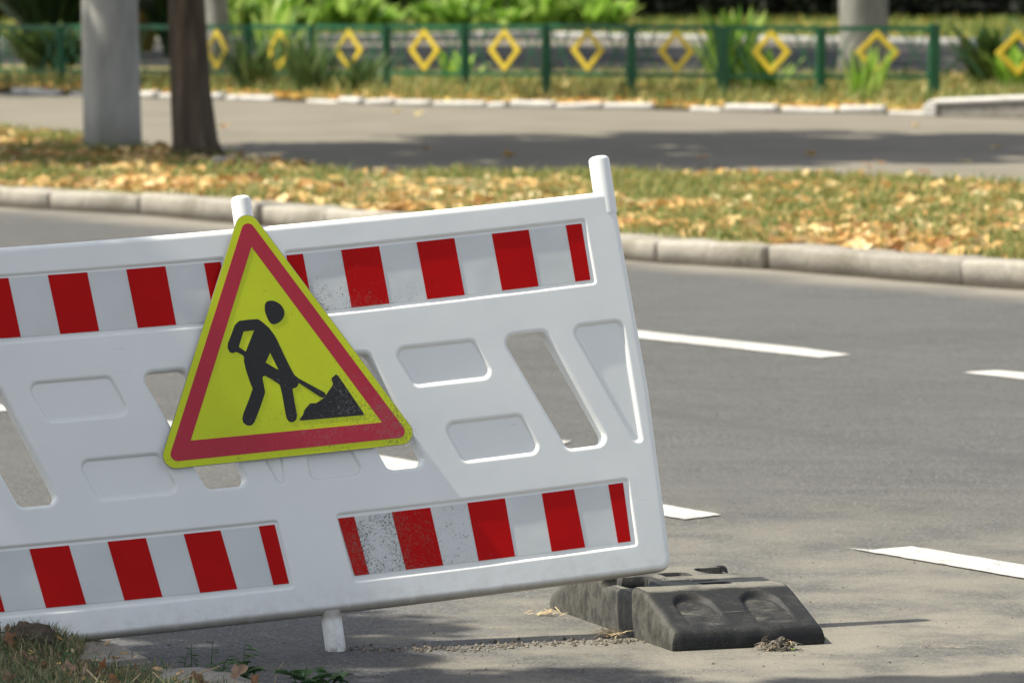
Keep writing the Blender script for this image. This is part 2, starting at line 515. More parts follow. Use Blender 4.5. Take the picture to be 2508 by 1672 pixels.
# ================================================================== GROUND
def sheet(name, pts, z, mat, bumps=0.0, res=None):
    """flat (or gently uneven) sheet from a plan outline."""
    if not res:
        vs = [(x, y, z) for x, y in pts]
        o = mobj(name, vs, [list(range(len(vs)))], mat)
    else:
        P = [Vector(p) for p in pts]
        x0, x1 = min(p.x for p in P), max(p.x for p in P)
        y0, y1 = min(p.y for p in P), max(p.y for p in P)
        n = len(P)
        V = list(P)
        E = [(i, (i + 1) % n) for i in range(n)]
        y = y0
        while y < y1:
            x = x0
            while x < x1:
                q = Vector((x + rnd.uniform(-.2, .2) * res, y + rnd.uniform(-.2, .2) * res))
                if inside(q, P): V.append(q)
                x += res
            y += res
        rv, _, rf, *_ = geometry.delaunay_2d_cdt(V, E, [], 0, 1e-5)
        rf = [f for f in rf if inside(sum((rv[i] for i in f), Vector((0, 0))) / len(f), P)]
        vs = [(v.x, v.y, z + bumps * fbm(v.x * 1.7, v.y * 1.7)) for v in rv]
        o = mobj(name, vs, [list(f) for f in rf], mat, smooth=True)
    tag(o, kind='structure')
    return o


def inside(p, poly):
    c = False
    n = len(poly)
    x, y = p[0], p[1]
    j = n - 1
    for i in range(n):
        xi, yi = poly[i][0], poly[i][1]
        xj, yj = poly[j][0], poly[j][1]
        if (yi > y) != (yj > y) and x < (xj - xi) * (y - yi) / (yj - yi) + xi: c = not c
        j = i
    return c


# road: everything at z = 0
o = sheet('road', [(-600, -200), (600, -200), (600, 900), (-600, 900)], 0.0, MAT['asphalt'])
tag(o, 'grey dusty asphalt road with worn tyre streaks', kind='structure')

# far kerb line (foot of the face), left to right
KERB = [(-16, 45.5), (-6.5, 36.3), (-3.16, 32.77), (-2.26, 31.95), (-1.05, 30.1), (0.6, 27.5), (1.39, 26.72), (2.18, 25.62), (3.2, 24.35), (5.5, 21.4), (14, 10.6)]


def offset_line(L, d):
    out = []
    for i, p in enumerate(L):
        a = Vector(L[max(0, i - 1)]); b = Vector(L[min(len(L) - 1, i + 1)])
        t = (b - a).normalized()
        nrm = Vector((-t.y, t.x))
        if nrm.y < 0: nrm = -nrm
        q = Vector(p) + nrm * d
        out.append((q.x, q.y))
    return out


kb = offset_line(KERB, 0.2)
far_land = kb + [(60, 10), (600, 10), (600, 900), (-600, 900), (-600, 45), (-60, 45)]
sheet('pavement', far_land, 0.10, MAT['pavement'])
# verge between the kerb and the pavement
VERGE_TOP = [(-16, 58), (-6, 46.0), (-4.1, 42.6), (-3.3, 40.85), (-2.5, 38.6), (-1.87, 37.1), (-1.08, 35.1), (0.0, 34.7), (0.8, 34.6), (1.5, 34.4), (2.34, 34.0), (3.27, 33.3), (6, 31.0), (15, 21.5)]
verge_poly = kb + list(reversed(VERGE_TOP))
sheet('verge', verge_poly, 0.118, MAT['soil'], 0.016, 0.33)
# planting strip by the fence
WK = [(-12, 57.0), (-7.2, 54.2), (-5.05, 52.3), (-3.5, 50.6), (-2.37, 49.9), (-1.5, 48.9), (-0.3, 48.15), (0.88, 47.6), (2.0, 46.8), (3.13, 46.3), (3.75, 45.95)]
BED_BACK = [(9, 57.5), (4.6, 58.5), (0, 59.5), (-4, 61.0), (-12, 64)]
bed_poly = offset_line(WK, 0.1) + [(9, 46.2)] + BED_BACK
sheet('flower_bed', bed_poly, 0.125, MAT['soil'], 0.02, 0.6)
# shaded path behind, lawn beyond it, another strip of road and the dark wall
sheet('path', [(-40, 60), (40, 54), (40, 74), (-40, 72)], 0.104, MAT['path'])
LAWN2 = [(-40, 70.3), (-7.2, 73.6), (-4.5, 73.0), (-2.3, 74.6), (0.5, 76.8), (3.2, 74.6), (5.5, 72.6), (6.9, 70.9), (40, 66), (40, 92), (9.5, 95), (5, 90), (-40, 99)]
sheet('lawn', LAWN2, 0.14, MAT['lawn'], 0.03, 1.2)


# ------------------------------------------------------------------ painted dashes
def dash(name, quad, label):
    pts = []
    for (x0, y0), (x1, y1) in zip(quad, quad[1:] + quad[:1]):
        n = max(1, int(math.hypot(x1 - x0, y1 - y0) / .035))
        for k in range(n):
            j = .0 if k == 0 else .004
            pts.append((x0 + (x1 - x0) * k / n + rnd.uniform(-j, j), y0 + (y1 - y0) * k / n + rnd.uniform(-j, j), 0.004))
    o = mobj(name, pts, [list(range(len(pts)))], MAT['line_paint'])
    return tag(o, label, 'road marking', 'dashed lane lines painted on the road')


dash('lane_dash', [(-1.27, 18.66), (-0.36, 17.22), (0.464, 15.84), (0.616, 15.58), (0.506, 15.458), (-0.42, 16.92), (-1.33, 18.33)], 'long white dash of the near lane line running behind the barrier')
dash('lane_dash', [(0.932, 14.741), (1.005, 14.690), (1.120, 14.779), (1.392, 14.341), (2.6, 12.42), (2.52, 12.18), (1.364, 14.047)], 'nearest white dash of the near lane line, right of the rubber foot')
dash('lane_dash', [(-3.6, 22.0), (-1.86, 19.21), (-1.79, 18.98), (-1.88, 18.86), (-3.7, 21.8)], 'white dash of the near lane line glimpsed through the leftmost barrier slot')
dash('lane_dash', [(-1.6, 26.0), (0.545, 22.73), (1.212, 21.765), (1.372, 21.453), (1.242, 21.295), (0.545, 22.30), (-1.7, 25.7)], 'white dash of the far lane line just right of the barrier')
dash('lane_dash', [(1.753, 20.59), (1.895, 20.69), (1.99, 20.58), (3.4, 18.4), (3.33, 18.15), (1.96, 20.27)], 'far lane line dash cut by the right edge of view')
dash('worn_marking', [(0.02, 17.95), (0.20, 17.83), (0.17, 17.72), (0.0, 17.82)], 'small worn white paint mark seen through the right barrier slot')


# ------------------------------------------------------------------ kerb stones
def block_mesh(l, w, h, bev, seed, jit=0.004, sub=3):
    """a weathered stone block: x along the kerb, y depth, z up, origin at the front foot of its left end"""
    bm = bmesh.new()
    bmesh.ops.create_cube(bm, size=1)
    for v in bm.verts: v.co = Vector(((v.co.x + .5) * l, (v.co.y + .5) * w, (v.co.z + .5) * h))
    es = [e for e in bm.edges if max(v.co.z for v in e.verts) > h * .5]
    bmesh.ops.bevel(bm, geom=es, offset=bev, segments=2, profile=0.5, affect='EDGES')
    bmesh.ops.subdivide_edges(bm, edges=[e for e in bm.edges if e.calc_length() > l * .4], cuts=sub)
    for v in bm.verts:
        n_ = mnoise.noise_vector(v.co * 4 + Vector((seed * 7.3, 0, 0)))
        v.co += Vector((n_.x * jit * .5, n_.y * jit * 1.6, n_.z * jit * (1 if v.co.z > .02 else 0)))
    return bm


def at_ratio(L, mval):
    """point on a polyline where x/y equals mval"""
    for a, b in zip(L, L[1:]):
        fa, fb = a[0] - mval * a[1], b[0] - mval * b[1]
        if fa <= 0 <= fb or fb <= 0 <= fa:
            t = fa / (fa - fb)
            return Vector((a[0] + (b[0] - a[0]) * t, a[1] + (b[1] - a[1]) * t))
    return None


kerb = empty('kerb', (0, 27, 0))
tag(kerb, 'grey concrete kerb of separate weathered stones along the far verge', kind='structure')
ratios = [-0.30, -0.27, -0.245, -0.22, -0.198, -0.178, -0.16, -0.142, -0.125, -0.110, -0.0876, -0.0705, -0.0476, -0.0352, -0.012, 0.008, 0.0276, 0.0482, 0.0851, 0.110, 0.13, 0.155, 0.185, 0.22, 0.26]
kp = [at_ratio(KERB, r_) for r_ in ratios]
for i, (a, b) in enumerate(zip(kp, kp[1:])):
    t = b - a
    gap = rnd.uniform(0.004, 0.010) if i not in (15, 16, 11) else 0.045
    l = t.length - gap
    bm = block_mesh(l, 0.28, 0.125 + rnd.uniform(-.008, .010), 0.020, i, 0.016, 7)
    st = bmobj('stone', bm, MAT['kerb'], kerb, smooth=True)
    st.location = (a.x, a.y - 27, -0.003)
    st.rotation_euler = (rnd.uniform(-.012, .012), rnd.uniform(-.006, .006), math.atan2(t.y, t.x))

# small white-painted edging stones before the fence
edging = empty('edging', (0, 48, 0))
tag(edging, 'low broken edging of white painted stones before the green fence', kind='structure')
pos, wk_pts = 0.0, [Vector(p) for p in WK[1:]]
segs = [(a, b, (b - a).length) for a, b in zip(wk_pts, wk_pts[1:])]
tot = sum(s[2] for s in segs)


def along(d):
    for a, b, l in segs:
        if d <= l: return a + (b - a) * (d / l), (b - a).normalized()
        d -= l
    return segs[-1][1], (segs[-1][1] - segs[-1][0]).normalized()


k = 0
while pos < tot - 0.25:
    l = rnd.uniform(0.22, 0.6) if pos > tot * .45 else rnd.uniform(0.16, 0.34)
    if rnd.random() < (0.12 if pos > tot * .5 else 0.34):
        pos += l
        continue
    p, t = along(pos)
    bm = block_mesh(l - rnd.uniform(.01, .05), 0.11, rnd.uniform(.035, .075), 0.02, 50 + k, 0.008, 2)
    st = bmobj('stone', bm, MAT['kerb_paint'], edging, smooth=True)
    st.location = (p.x, p.y - 48, 0.098)
    st.rotation_euler = (rnd.uniform(-.08, .08), rnd.uniform(-.04, .04), math.atan2(t.y, t.x) + rnd.uniform(-.06, .06))
    pos += l
    k += 1

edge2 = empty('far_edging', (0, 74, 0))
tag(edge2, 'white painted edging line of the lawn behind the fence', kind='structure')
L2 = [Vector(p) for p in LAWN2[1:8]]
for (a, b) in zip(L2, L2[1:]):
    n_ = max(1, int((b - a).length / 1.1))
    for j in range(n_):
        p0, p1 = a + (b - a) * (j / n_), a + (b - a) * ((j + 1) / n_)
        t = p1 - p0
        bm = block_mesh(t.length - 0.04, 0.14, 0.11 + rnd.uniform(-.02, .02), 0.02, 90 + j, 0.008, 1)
        st = bmobj('stone', bm, MAT['shaded_paint'], edge2, smooth=True)
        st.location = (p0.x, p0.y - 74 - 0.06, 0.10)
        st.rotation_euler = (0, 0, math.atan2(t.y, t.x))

# white-topped concrete ramp wall at the right
rw = empty('ramp_wall', (3.6, 45.8, 0.1))
prof = [(0.0, 0.0), (3.2, -1.1)]
vs, A, B = [], Vector((0, 0)), Vector((3.4, -1.75))
dn = Vector((0.25, 0.95)).normalized() * 0.55
zs0, zs1 = 0.115, 0.36


def prism_wall(name, a, b, dn, z0, z1, ztop0, ztop1, mat):
    v = [(a.x, a.y, z0), (b.x, b.y, z1), (b.x + dn.x, b.y + dn.y, z1), (a.x + dn.x, a.y + dn.y, z0),
         (a.x, a.y, ztop0), (b.x, b.y, ztop1), (b.x + dn.x, b.y + dn.y, ztop1), (a.x + dn.x, a.y + dn.y, ztop0)]
    f = [(0, 1, 5, 4), (1, 2, 6, 5), (2, 3, 7, 6), (3, 0, 4, 7), (4, 5, 6, 7), (3, 2, 1, 0)]
    o = mobj(name, v, f, mat, rw)
    md = o.modifiers.new('b', 'BEVEL'); md.width = 0.012; md.segments = 2
    return o


prism_wall('wall_face', A, B, dn, 0, 0, 0.10, 0.30, MAT['near_concrete'])
prism_wall('white_cap', A + Vector((-.02, -.02)), B + Vector((0, -.02)), dn * 1.1, 0.101, 0.301, 0.135, 0.335, MAT['kerb_paint'])
prism_wall('white_end', A + Vector((-.06, -.03)), A + Vector((.05, -.075)), dn * 1.05, 0.0, 0.0, 0.10, 0.10, MAT['kerb_paint'])
tag(rw, 'low concrete ramp wall with white painted top at the right', 'wall')

# dark shaded wall and strip beyond the lawn
dw = empty('garden_wall', (8, 92, 0.1))
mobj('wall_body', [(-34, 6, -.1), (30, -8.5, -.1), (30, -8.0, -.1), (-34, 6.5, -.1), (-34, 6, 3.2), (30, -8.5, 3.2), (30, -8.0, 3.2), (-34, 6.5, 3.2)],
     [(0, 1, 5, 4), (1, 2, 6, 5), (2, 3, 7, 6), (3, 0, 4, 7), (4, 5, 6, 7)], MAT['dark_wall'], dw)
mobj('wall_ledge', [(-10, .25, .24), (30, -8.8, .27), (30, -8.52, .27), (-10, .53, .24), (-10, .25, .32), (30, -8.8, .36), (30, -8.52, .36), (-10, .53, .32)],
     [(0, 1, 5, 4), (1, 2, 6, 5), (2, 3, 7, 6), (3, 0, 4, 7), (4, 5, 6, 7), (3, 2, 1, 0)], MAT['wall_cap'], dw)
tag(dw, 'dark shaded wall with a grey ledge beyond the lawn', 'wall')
gs = mobj('far_path', [(-8, 92.0, .146), (40, 80.5, .146), (40, 83.5, .146), (-8, 95.6, .146)], [(0, 1, 2, 3)], MAT['pavement'])
tag(gs, kind='structure')


# ================================================================== POLE, TREES
def tube_mesh(path, radii, sides=16, cap=True, wob=0.0, seed=0):
    vs, fs = [], []
    n = len(path)
    for i, p in enumerate(path):
        p = Vector(p)
        t = (Vector(path[min(n - 1, i + 1)]) - Vector(path[max(0, i - 1)])).normalized()
        ax = Vector((1, 0, 0)) if abs(t.x) < .9 else Vector((0, 1, 0))
        e1 = t.cross(ax).normalized()
        e2 = t.cross(e1)
        for k in range(sides):
            a = 2 * math.pi * k / sides
            r = radii[i] * (1 + wob * mnoise.noise(Vector((math.cos(a) * 1.5 + seed, math.sin(a) * 1.5, p.z * 1.2))))
            q = p + (e1 * math.cos(a) + e2 * math.sin(a)) * r
            vs.append(q)
    for i in range(n - 1):
        for k in range(sides):
            k2 = (k + 1) % sides
            fs.append((i * sides + k, i * sides + k2, (i + 1) * sides + k2, (i + 1) * sides + k))
    if cap:
        fs.append(tuple(range(sides))[::-1])
        fs.append(tuple((n - 1) * sides + k for k in range(sides)))
    return vs, fs


def merge(dst, add):
    o = len(dst[0])
    dst[0].extend(add[0])
    dst[1].extend([tuple(i + o for i in f) for f in add[1]])


pl = empty('lamp_pole', (-2.91, 38.75, 0.1))
v, f = tube_mesh([(0, 0, -.1), (-.01, 0, .3), (-.03, 0, 1.5), (-.10, 0, 4.5), (-.2, 0, 9)], [.215, .212, .205, .18, .13], 20)
mobj('shaft', v, f, MAT['pole'], pl, smooth=True)
v, f = tube_mesh([(-.2, 0, 8.6), (-.2, -.5, 9.3), (-.1, -1.6, 9.6)], [.04, .035, .03], 10)
mobj('arm', v, f, MAT['metal'], pl, smooth=True)
tag(pl, 'thick pale grey concrete pole standing on the far verge beside the dark tree trunk', 'pole')


def leaf_quads(n, sampler, size, rg, up=0.3):
    """n small leaf faces (two triangles folded along the midrib)"""
    V, Fc = [], []
    for _ in range(n):
        c = sampler()
        s = size * rg.uniform(.6, 1.35)
        d = Vector((rg.gauss(0, 1), rg.gauss(0, 1), rg.gauss(0, 1) * .7)).normalized()
        nrm = Vector((rg.gauss(0, 1), rg.gauss(0, 1), rg.gauss(0, 1) + up * 3)).normalized()
        e = d.cross(nrm)
        if e.length < 1e-3: continue
        e.normalize()
        nn = e.cross(d)
        i = len(V)
        V += [c - d * s * .5, c + e * s * .32 + nn * s * .1, c + d * s * .5, c - e * s * .32 + nn * s * .1]
        Fc += [(i, i + 1, i + 2), (i, i + 2, i + 3)]
    return V, Fc


def tree(name, loc, path, radii, crown, nleaf, lsize, label, bark, leafm='tree_leaf', seed=1):
    rg = random.Random(seed)
    t = empty(name, loc)
    v, f = tube_mesh(path, radii, 14, wob=.16, seed=seed)
    M = [list(v), list(f)]
    top = Vector(path[-1])
    clumps = []
    for (cx, cy, cz, rx, ry, rz) in crown:
        e = Vector((cx, cy + .16 * cz, cz))
        mid = (top + e) * .5 + Vector((rg.uniform(-.3, .3), rg.uniform(-.3, .3), -.2))
        merge(M, tube_mesh([top - Vector((0, 0, .4)), mid, e], [radii[-1] * .7, radii[-1] * .4, .02], 7))
        for _ in range(16):
            d = Vector((rg.gauss(0, 1), rg.gauss(0, 1), rg.gauss(0, 1))).normalized() * rg.uniform(.35, 1) ** .6
            clumps.append((e + Vector((d.x * rx, d.y * ry, d.z * rz)), rg.uniform(.22, .5) * min(rx, ry, rz)))
    mobj('trunk', M[0], M[1], bark, t, smooth=True)

    def smp():
        c, r = clumps[rg.randrange(len(clumps))]
        return c + Vector((rg.gauss(0, .5), rg.gauss(0, .5), rg.gauss(0, .42))) * r
    v, f = leaf_quads(nleaf, smp, lsize, rg)
    mobj('crown', v, f, MAT[leafm], t)
    tag(t, label, 'tree')
    return t


tree('tree', (-2.24, 37.35, 0.1), [(0.02, 0, -.1), (.0, 0, .12), (-.025, 0, .5), (-.05, 0, 1.1), (-.09, 0, 2.2), (-.2, .1, 4.0)], [.24, .165, .140, .130, .12, .10],
     [(-.6, -1.2, 5.0, 1.3, 1.5, .7), (-1.9, -2.3, 5.2, 1.2, .9, .5), (-.6, -1.8, 5.2, 1.2, .8, .5), (.9, -.9, 5.3, 1.2, .9, .5), (1.6, .6, 5.5, 1.4, 1.4, .6), (3.2, 2.0, 5.6, 1.2, 1.2, .6), (-3.2, -1.2, 4.9, 1.2, 1.3, .6), (-4.0, .2, 5.1, 1.0, 1.0, .6), (-2.2, .3, 5.2, 1.2, 1.9, .7), (-.7, 1.4, 5.4, 1.6, 1.7, .7), (.9, .8, 5.4, 1.5, 1.7, .7), (2.3, 1.9, 5.6, 1.4, 1.3, .6), (-1.0, 2.9, 5.7, 1.6, 1.2, .6), (.6, 3.1, 5.8, 1.5, 1.1, .6), (3.3, 3.1, 5.8, 1.2, .9, .5),
      (-2.6, .4, 6.6, 1.6, 1.6, .7), (-.9, 1.0, 7.0, 1.6, 1.8, .7), (.7, 1.6, 7.0, 1.6, 1.6, .7), (-3.6, -.6, 6.6, 1.5, 1.3, .7)], 74000, .28,
     'slim dark tree trunk on the far verge right beside the thick grey pole', MAT['bark'], seed=11)
tree('tree', (3.68, 55.6, 0.1), [(0, 0, -.1), (0, 0, .4), (0, 0, 1.5), (-.1, 0, 3.5)], [.29, .265, .25, .22],
     [(-.8, 3.6, 6.0, 2.4, 2.8, .9), (-3.4, 4.2, 6.2, 2.4, 3.0, .9), (1.4, 6.1, 6.2, 2.6, 2.8, .9), (-2.0, 9.0, 6.4, 3, 2.6, .9), (-5.4, 6.6, 6.4, 2.2, 2.8, .9), (-6.0, -6.8, 5.0, 1.0, 1.6, .5), (-4.9, -6.0, 4.8, .7, .9, .4), (-5.5, 11, 6.4, 2.6, 2.6, .9), (-2.5, 13, 6.4, 2.8, 2.6, .9), (-1.0, 7.5, 6.2, 2.2, 2.2, .9)], 46000, .38,
     'grey tree trunk standing behind the last bay of the green fence', MAT['grey_bark'], seed=12)
tree('tree', (-3.25, 58.5, 0.1), [(0, 0, -.1), (0.02, 0, .4), (-.06, 0, 1.5), (-.1, 0, 3.5)], [.16, .14, .13, .12],
     [(-1.2, 2.7, 5.8, 2.4, 2.6, .9), (-3.6, 3.3, 5.8, 2.4, 2.8, .9), (-2.4, 7.2, 6.2, 3, 2.6, .9), (-5.8, 6.1, 6.2, 2.4, 2.8, .9), (-2.0, 11, 6.2, 2.6, 2.4, .9), (1.2, 11, 6.2, 2.6, 2.4, .9), (.6, 5.6, 6.0, 2.2, 2.4, .9)], 40000, .38,
     'grey tree trunk behind the fence, half hidden by the dark verge tree', MAT['grey_bark'], seed=13)
tree('tree', (-9.4, 51.0, 0.1), [(0, 0, -.1), (0, 0, .4), (0, 0, 1.5), (.1, 0, 3.2)], [.2, .17, .15, .13],
     [(0, 0, 5, 2, 2, 1.2), (1.6, .6, 5.4, 1.4, 1.6, 1.1), (0.0, 3.6, 5.2, 2.2, 2.2, 1.1), (-1.5, 1, 5.4, 1.6, 1.6, 1)], 8000, .22,
     'leafy tree left of the view that shades the left end of the fence', MAT['bark'], seed=14)
tree('tree', (-6.1, 35.3, 0.1), [(0, 0, -.1), (0, 0, .4), (0, 0, 1.5), (.1, 0, 3.2)], [.2, .17, .15, .13],
     [(-.6, .2, 4.9, 1.5, 1.2, .7), (.5, .6, 5.1, 1.3, 1.0, .6), (-1.2, -.4, 5.2, 1.2, .8, .7), (-1.6, 1.2, 5.2, 1.3, 1.0, .6)], 18000, .24,
     'leafy tree left of the view that shades the verge around the grey pole', MAT['bark'], seed=16)
# the roadside tree on the near side whose crown shades the foreground (it stands left of the view)
tree('tree', (-4.2, 10.25, 0.03), [(0, 0, -.05), (0, 0, .4), (.05, 0, 1.4), (.1, 0, 2.8)], [.2, .17, .15, .13],
     [(0.05, 1.75, 5.0, .72, .48, .45), (-.75, 1.9, 5.1, .8, .55, .5), (-.75, 1.0, 5.0, .7, .36, .4), (-.1, .95, 5.0, .7, .34, .4), (.55, .85, 5.0, .6, .30, .4), (1.25, .78, 5.0, .6, .24, .4), (1.85, .85, 5.0, .55, .22, .4), (2.5, .95, 5.2, .5, .22, .4), (-.9, 0, 5.2, 1.0, .8, .8), (.6, -.1, 5.2, 1.0, .5, .6), (.2, -1.1, 5.4, 1.3, .9, .8)], 28000, .10,
     'leafy roadside tree left of the view that shades the barrier', MAT['bark'], seed=15)


# ================================================================== FENCE
def bar(a, b, w, d, nrm=None):
    """rectangular bar from a to b: w across (in the fence plane), d deep along nrm"""
    a, b = Vector(a), Vector(b)
    t = (b - a).normalized()
    nrm = Vector(nrm).normalized()
    s = t.cross(nrm).normalized()
    vs = []
    for p in (a, b):
        for i, j in ((-1, -1), (1, -1), (1, 1), (-1, 1)):
            vs.append(p + s * (w / 2 * i) + nrm * (d / 2 * j))
    fs = [(0, 1, 5, 4), (1, 2, 6, 5), (2, 3, 7, 6), (3, 0, 4, 7), (3, 2, 1, 0), (4, 5, 6, 7)]
    return vs, fs


fence = empty('fence', (0, 50, 0.1))
tag(fence, 'low green metal fence with yellow diamonds in its bays behind the pavement', 'fence')
# posts: plan positions from right to left
px = [2287, 2010, 1770, 1546, 1338, 1139, 947, 768, 608, 462, 318, 150, -10, -170]
py = [49.3, 49.5, 49.8, 50.2, 50.7, 51.2, 51.8, 52.4, 53.0, 53.6, 54.2, 54.8, 55.4, 56.0]
posts = [Vector(((p - 1254) / 13000 * y, y - 50, 0)) for p, y in zip(px, py)]
posts = [Vector((5.45, -.9, 0))] + posts
for i, p in enumerate(posts):
    dz = -0.012 * max(0, i - 5)
    v, f = bar((p.x, p.y, -.1), (p.x, p.y, .70 + dz + (.03 if i == 1 else 0)), .10 if i in (1, 3) else .082, .07, (.2, -1, 0))
    mobj('post', v, f, MAT['green'], fence)
for i, (b, a) in enumerate(zip(posts, posts[1:])):
    if i > 12: break
    dz = -0.012 * max(0, i - 4)
    t = (b - a); L = t.length; t.normalize()
    nr = Vector((t.y, -t.x, 0))
    P = lambda s, z: a + t * (L * s) + Vector((0, 0, z + dz))
    gate = i == 0
    rt = .012 if gate else .038
    if not gate:
        v, f = bar(P(.035, .685), P(.965, .685), rt + .008, .03, nr); mobj('top_rail', v, f, MAT['green'], fence)
        v, f = bar(P(.035, .235), P(.965, .235), rt, .03, nr); mobj('bottom_rail', v, f, MAT['green'], fence)
    # yellow diamond: four flat bars, joined to the rails by short stubs behind
    cz, hw, hh, bw = .462, min(.188, .188 * L / 1.05), .190, .050
    ce = P(.5, 0)
    up = Vector((0, 0, 1))
    corn_o = [ce + up * (cz + hh + .022), ce + t * (hw + .024) + up * cz, ce + up * (cz - hh - .022), ce - t * (hw + .024) + up * cz]
    corn_i = [ce + up * (cz + hh - bw), ce + t * (hw - bw) + up * cz, ce + up * (cz - hh + bw), ce - t * (hw - bw) + up * cz]
    vs = [q + nr * .026 for q in corn_o + corn_i] + [q + nr * .012 for q in corn_o + corn_i]
    fs = []
    for k in range(4):
        k2 = (k + 1) % 4
        fs += [(k, k2, 4 + k2, 4 + k), (8 + k2, 8 + k, 12 + k, 12 + k2), (k2, k, 8 + k, 8 + k2), (4 + k, 4 + k2, 12 + k2, 12 + k)]
    if i < 10:
        o = mobj('diamond', vs, fs, MAT['yellow'], fence)
        md = o.modifiers.new('b', 'BEVEL'); md.width = 0.01; md.segments = 2
    # green zigzag bars either side
    for s0, s1 in ((.055, .17), (.29, .18), (.945, .83), (.71, .82)):
        pts = [P(s0, .67), P(s1, .46), P(s0, .25)]
        vs = []
        for q in pts:
            for dx, dn_ in ((-.009, -.005), (.009, -.005), (.009, .005), (-.009, .005)):
                vs.append(q + t * dx + nr * dn_)
        fs = [(3, 2, 1, 0), (8, 9, 10, 11)]
        for k in (0, 4):
            for e in range(4):
                fs.append((k + e, k + (e + 1) % 4, k + 4 + (e + 1) % 4, k + 4 + e))
        mobj('zigzag_bar', vs, fs, MAT['green'], fence)
    if not gate:
        Wm = [[], []]
        nW = 9
        for k in range(1, nW):
            merge(Wm, bar(P(k / nW, .24) - nr * .012, P(k / nW, .67) - nr * .012, .003, .003, nr))
        mobj('wire_infill', Wm[0], Wm[1], MAT['green'], fence)


# ================================================================== PLANTS
def blade_plant(name, loc, n, h, spread, w, mat, label, group, rg, droop=1.0):
    t = empty(name, loc)
    V, Fc = [], []
    for _ in range(n):
        a = rg.uniform(0, 2 * math.pi)
        d = Vector((math.cos(a), math.sin(a), 0))
        s = Vector((-d.y, d.x, 0))
        hh, sp, ww = h * rg.uniform(.55, 1.1), spread * rg.uniform(.3, 1.0), w * rg.uniform(.6, 1.2)
        b0 = d * rg.uniform(0, .12) + Vector((rg.uniform(-.1, .1), rg.uniform(-.1, .1), 0))
        i0 = len(V)
        K = 5
        for k in range(K + 1):
            q = k / K
            z = hh * (q * (1.35 + .2 * droop) - droop * .62 * q * q)
            p = b0 + d * (sp * q ** 1.3) + Vector((0, 0, z))
            wk = ww * (math.sin(math.pi * min(1, .15 + q * .85)) ** .8 if q < 1 else 0.02)
            V += [p - s * wk / 2, p + s * wk / 2]
        for k in range(K):
            j = i0 + 2 * k
            Fc.append((j, j + 1, j + 3, j + 2))
    mobj('leaves', V, Fc, MAT[mat], t, smooth=True)
    v, f = tube_mesh([(0, 0, -.04), (0, 0, h * .25)], [.03, .01], 6)
    mobj('stem', v, f, MAT['dull_leaf'], t)
    return tag(t, label, 'plant', group)


rg = random.Random(5)
# row of bright broad-leaved plants on the lawn behind the fence
spots = [(545, 78.5), (585, 77.0), (640, 79.0), (700, 77.5), (765, 79.5), (830, 78.2), (885, 80), (935, 82), (1060, 81), (1115, 79.5), (1175, 81), (1235, 80.2), (1290, 81.5), (1345, 80.4), (1400, 81.5), (1450, 80.5), (1500, 82.5)]
spots.sort()
PLANT_WORDS = ['leftmost', 'second from left', 'third from left', 'fourth from left', 'fifth from left', 'sixth from left', 'seventh from left', 'eighth from left',
               'middle, ninth from left,', 'eighth from right', 'seventh from right', 'sixth from right', 'fifth from right', 'fourth from right', 'third from right', 'second from right', 'rightmost']
for i, (p, y) in enumerate(spots):
    blade_plant('broad_leaf_plant', ((p - 1254) / 13000 * y, y, .12), 50, rg.uniform(.42, .95), .5, .15, 'bright_leaf',
                PLANT_WORDS[i] + ' bright green broad-leaved plant in the lawn row behind the fence', 'bright plants on the lawn behind the fence', rg)
blade_plant('leafy_plant', (2.13, 51.6, .12), 60, .75, .38, .10, 'bright_leaf', 'bright green leafy plant just behind the fence post right of centre', None, rg, .7)
blade_plant('leafy_plant', (2.42, 51.2, .12), 22, .5, .3, .09, 'bright_leaf', 'small green leafy plant behind the bay with the second diamond from right', None, rg, .7)
blade_plant('leafy_plant', (4.75, 52.4, .12), 80, .62, .6, .08, 'dark_leaf', 'dark green shrub behind the open bay at the right edge', None, rg, .8)
blade_plant('leafy_plant', (4.9, 51.4, .12), 40, .48, .4, .09, 'bright_leaf', 'bright green plant before the dark shrub at the right edge', None, rg, .8)
blade_plant('leafy_plant', (3.25, 49.0, .12), 30, .42, .22, .05, 'bright_leaf', 'slender green weed growing through the bay beside the ramp wall', None, rg, .4)
blade_plant('leafy_plant', (-2.5, 51.6, .12), 80, .52, .42, .05, 'dull_leaf', 'grey-green weed clump before the fence right of the dark trunk', None, rg, .7)
blade_plant('leafy_plant', (-1.95, 51.0, .12), 70, .55, .36, .05, 'dull_leaf', 'taller grey-green weed clump between the two left diamonds', None, rg, .5)
blade_plant('leafy_plant', (-1.45, 50.9, .12), 50, .38, .4, .05, 'dull_leaf', 'grey-green weed clump beneath the third diamond from left', None, rg, .7)
blade_plant('leafy_plant', (-2.45, 55.0, .12), 50, .8, .4, .09, 'bright_leaf', 'green plant overlapping the half hidden left diamond', None, rg, .7)
blade_plant('leafy_plant', (-.55, 53.6, .12), 26, .35, .3, .08, 'bright_leaf', 'low green plant behind the bay left of centre', None, rg, .8)
# dark and yellowing shrubs behind the fence at the left
for i, (x, y, mt, lb) in enumerate([(-6.9, 68, 'yellow_bush', 'yellowing shrub at the left edge behind the fence'), (-5.7, 66, 'dark_leaf', 'dark shrub at left behind the fence, next to the yellowing one'),
                                    (-4.9, 69.5, 'yellow_bush', 'yellowing shrub just left of the grey pole, behind the fence'), (-4.15, 66.5, 'dark_leaf', 'dark shrub seen between the grey pole and the dark trunk'),
                                    (-5.0, 57.6, 'dark_leaf', 'low dark plant right behind the fence at the far left')]):
    blade_plant('shrub', (x, y, .1), 170, 1.3 if y > 60 else .5, 1.0 if y > 60 else .7, .12, mt, lb, None, rg, .6)
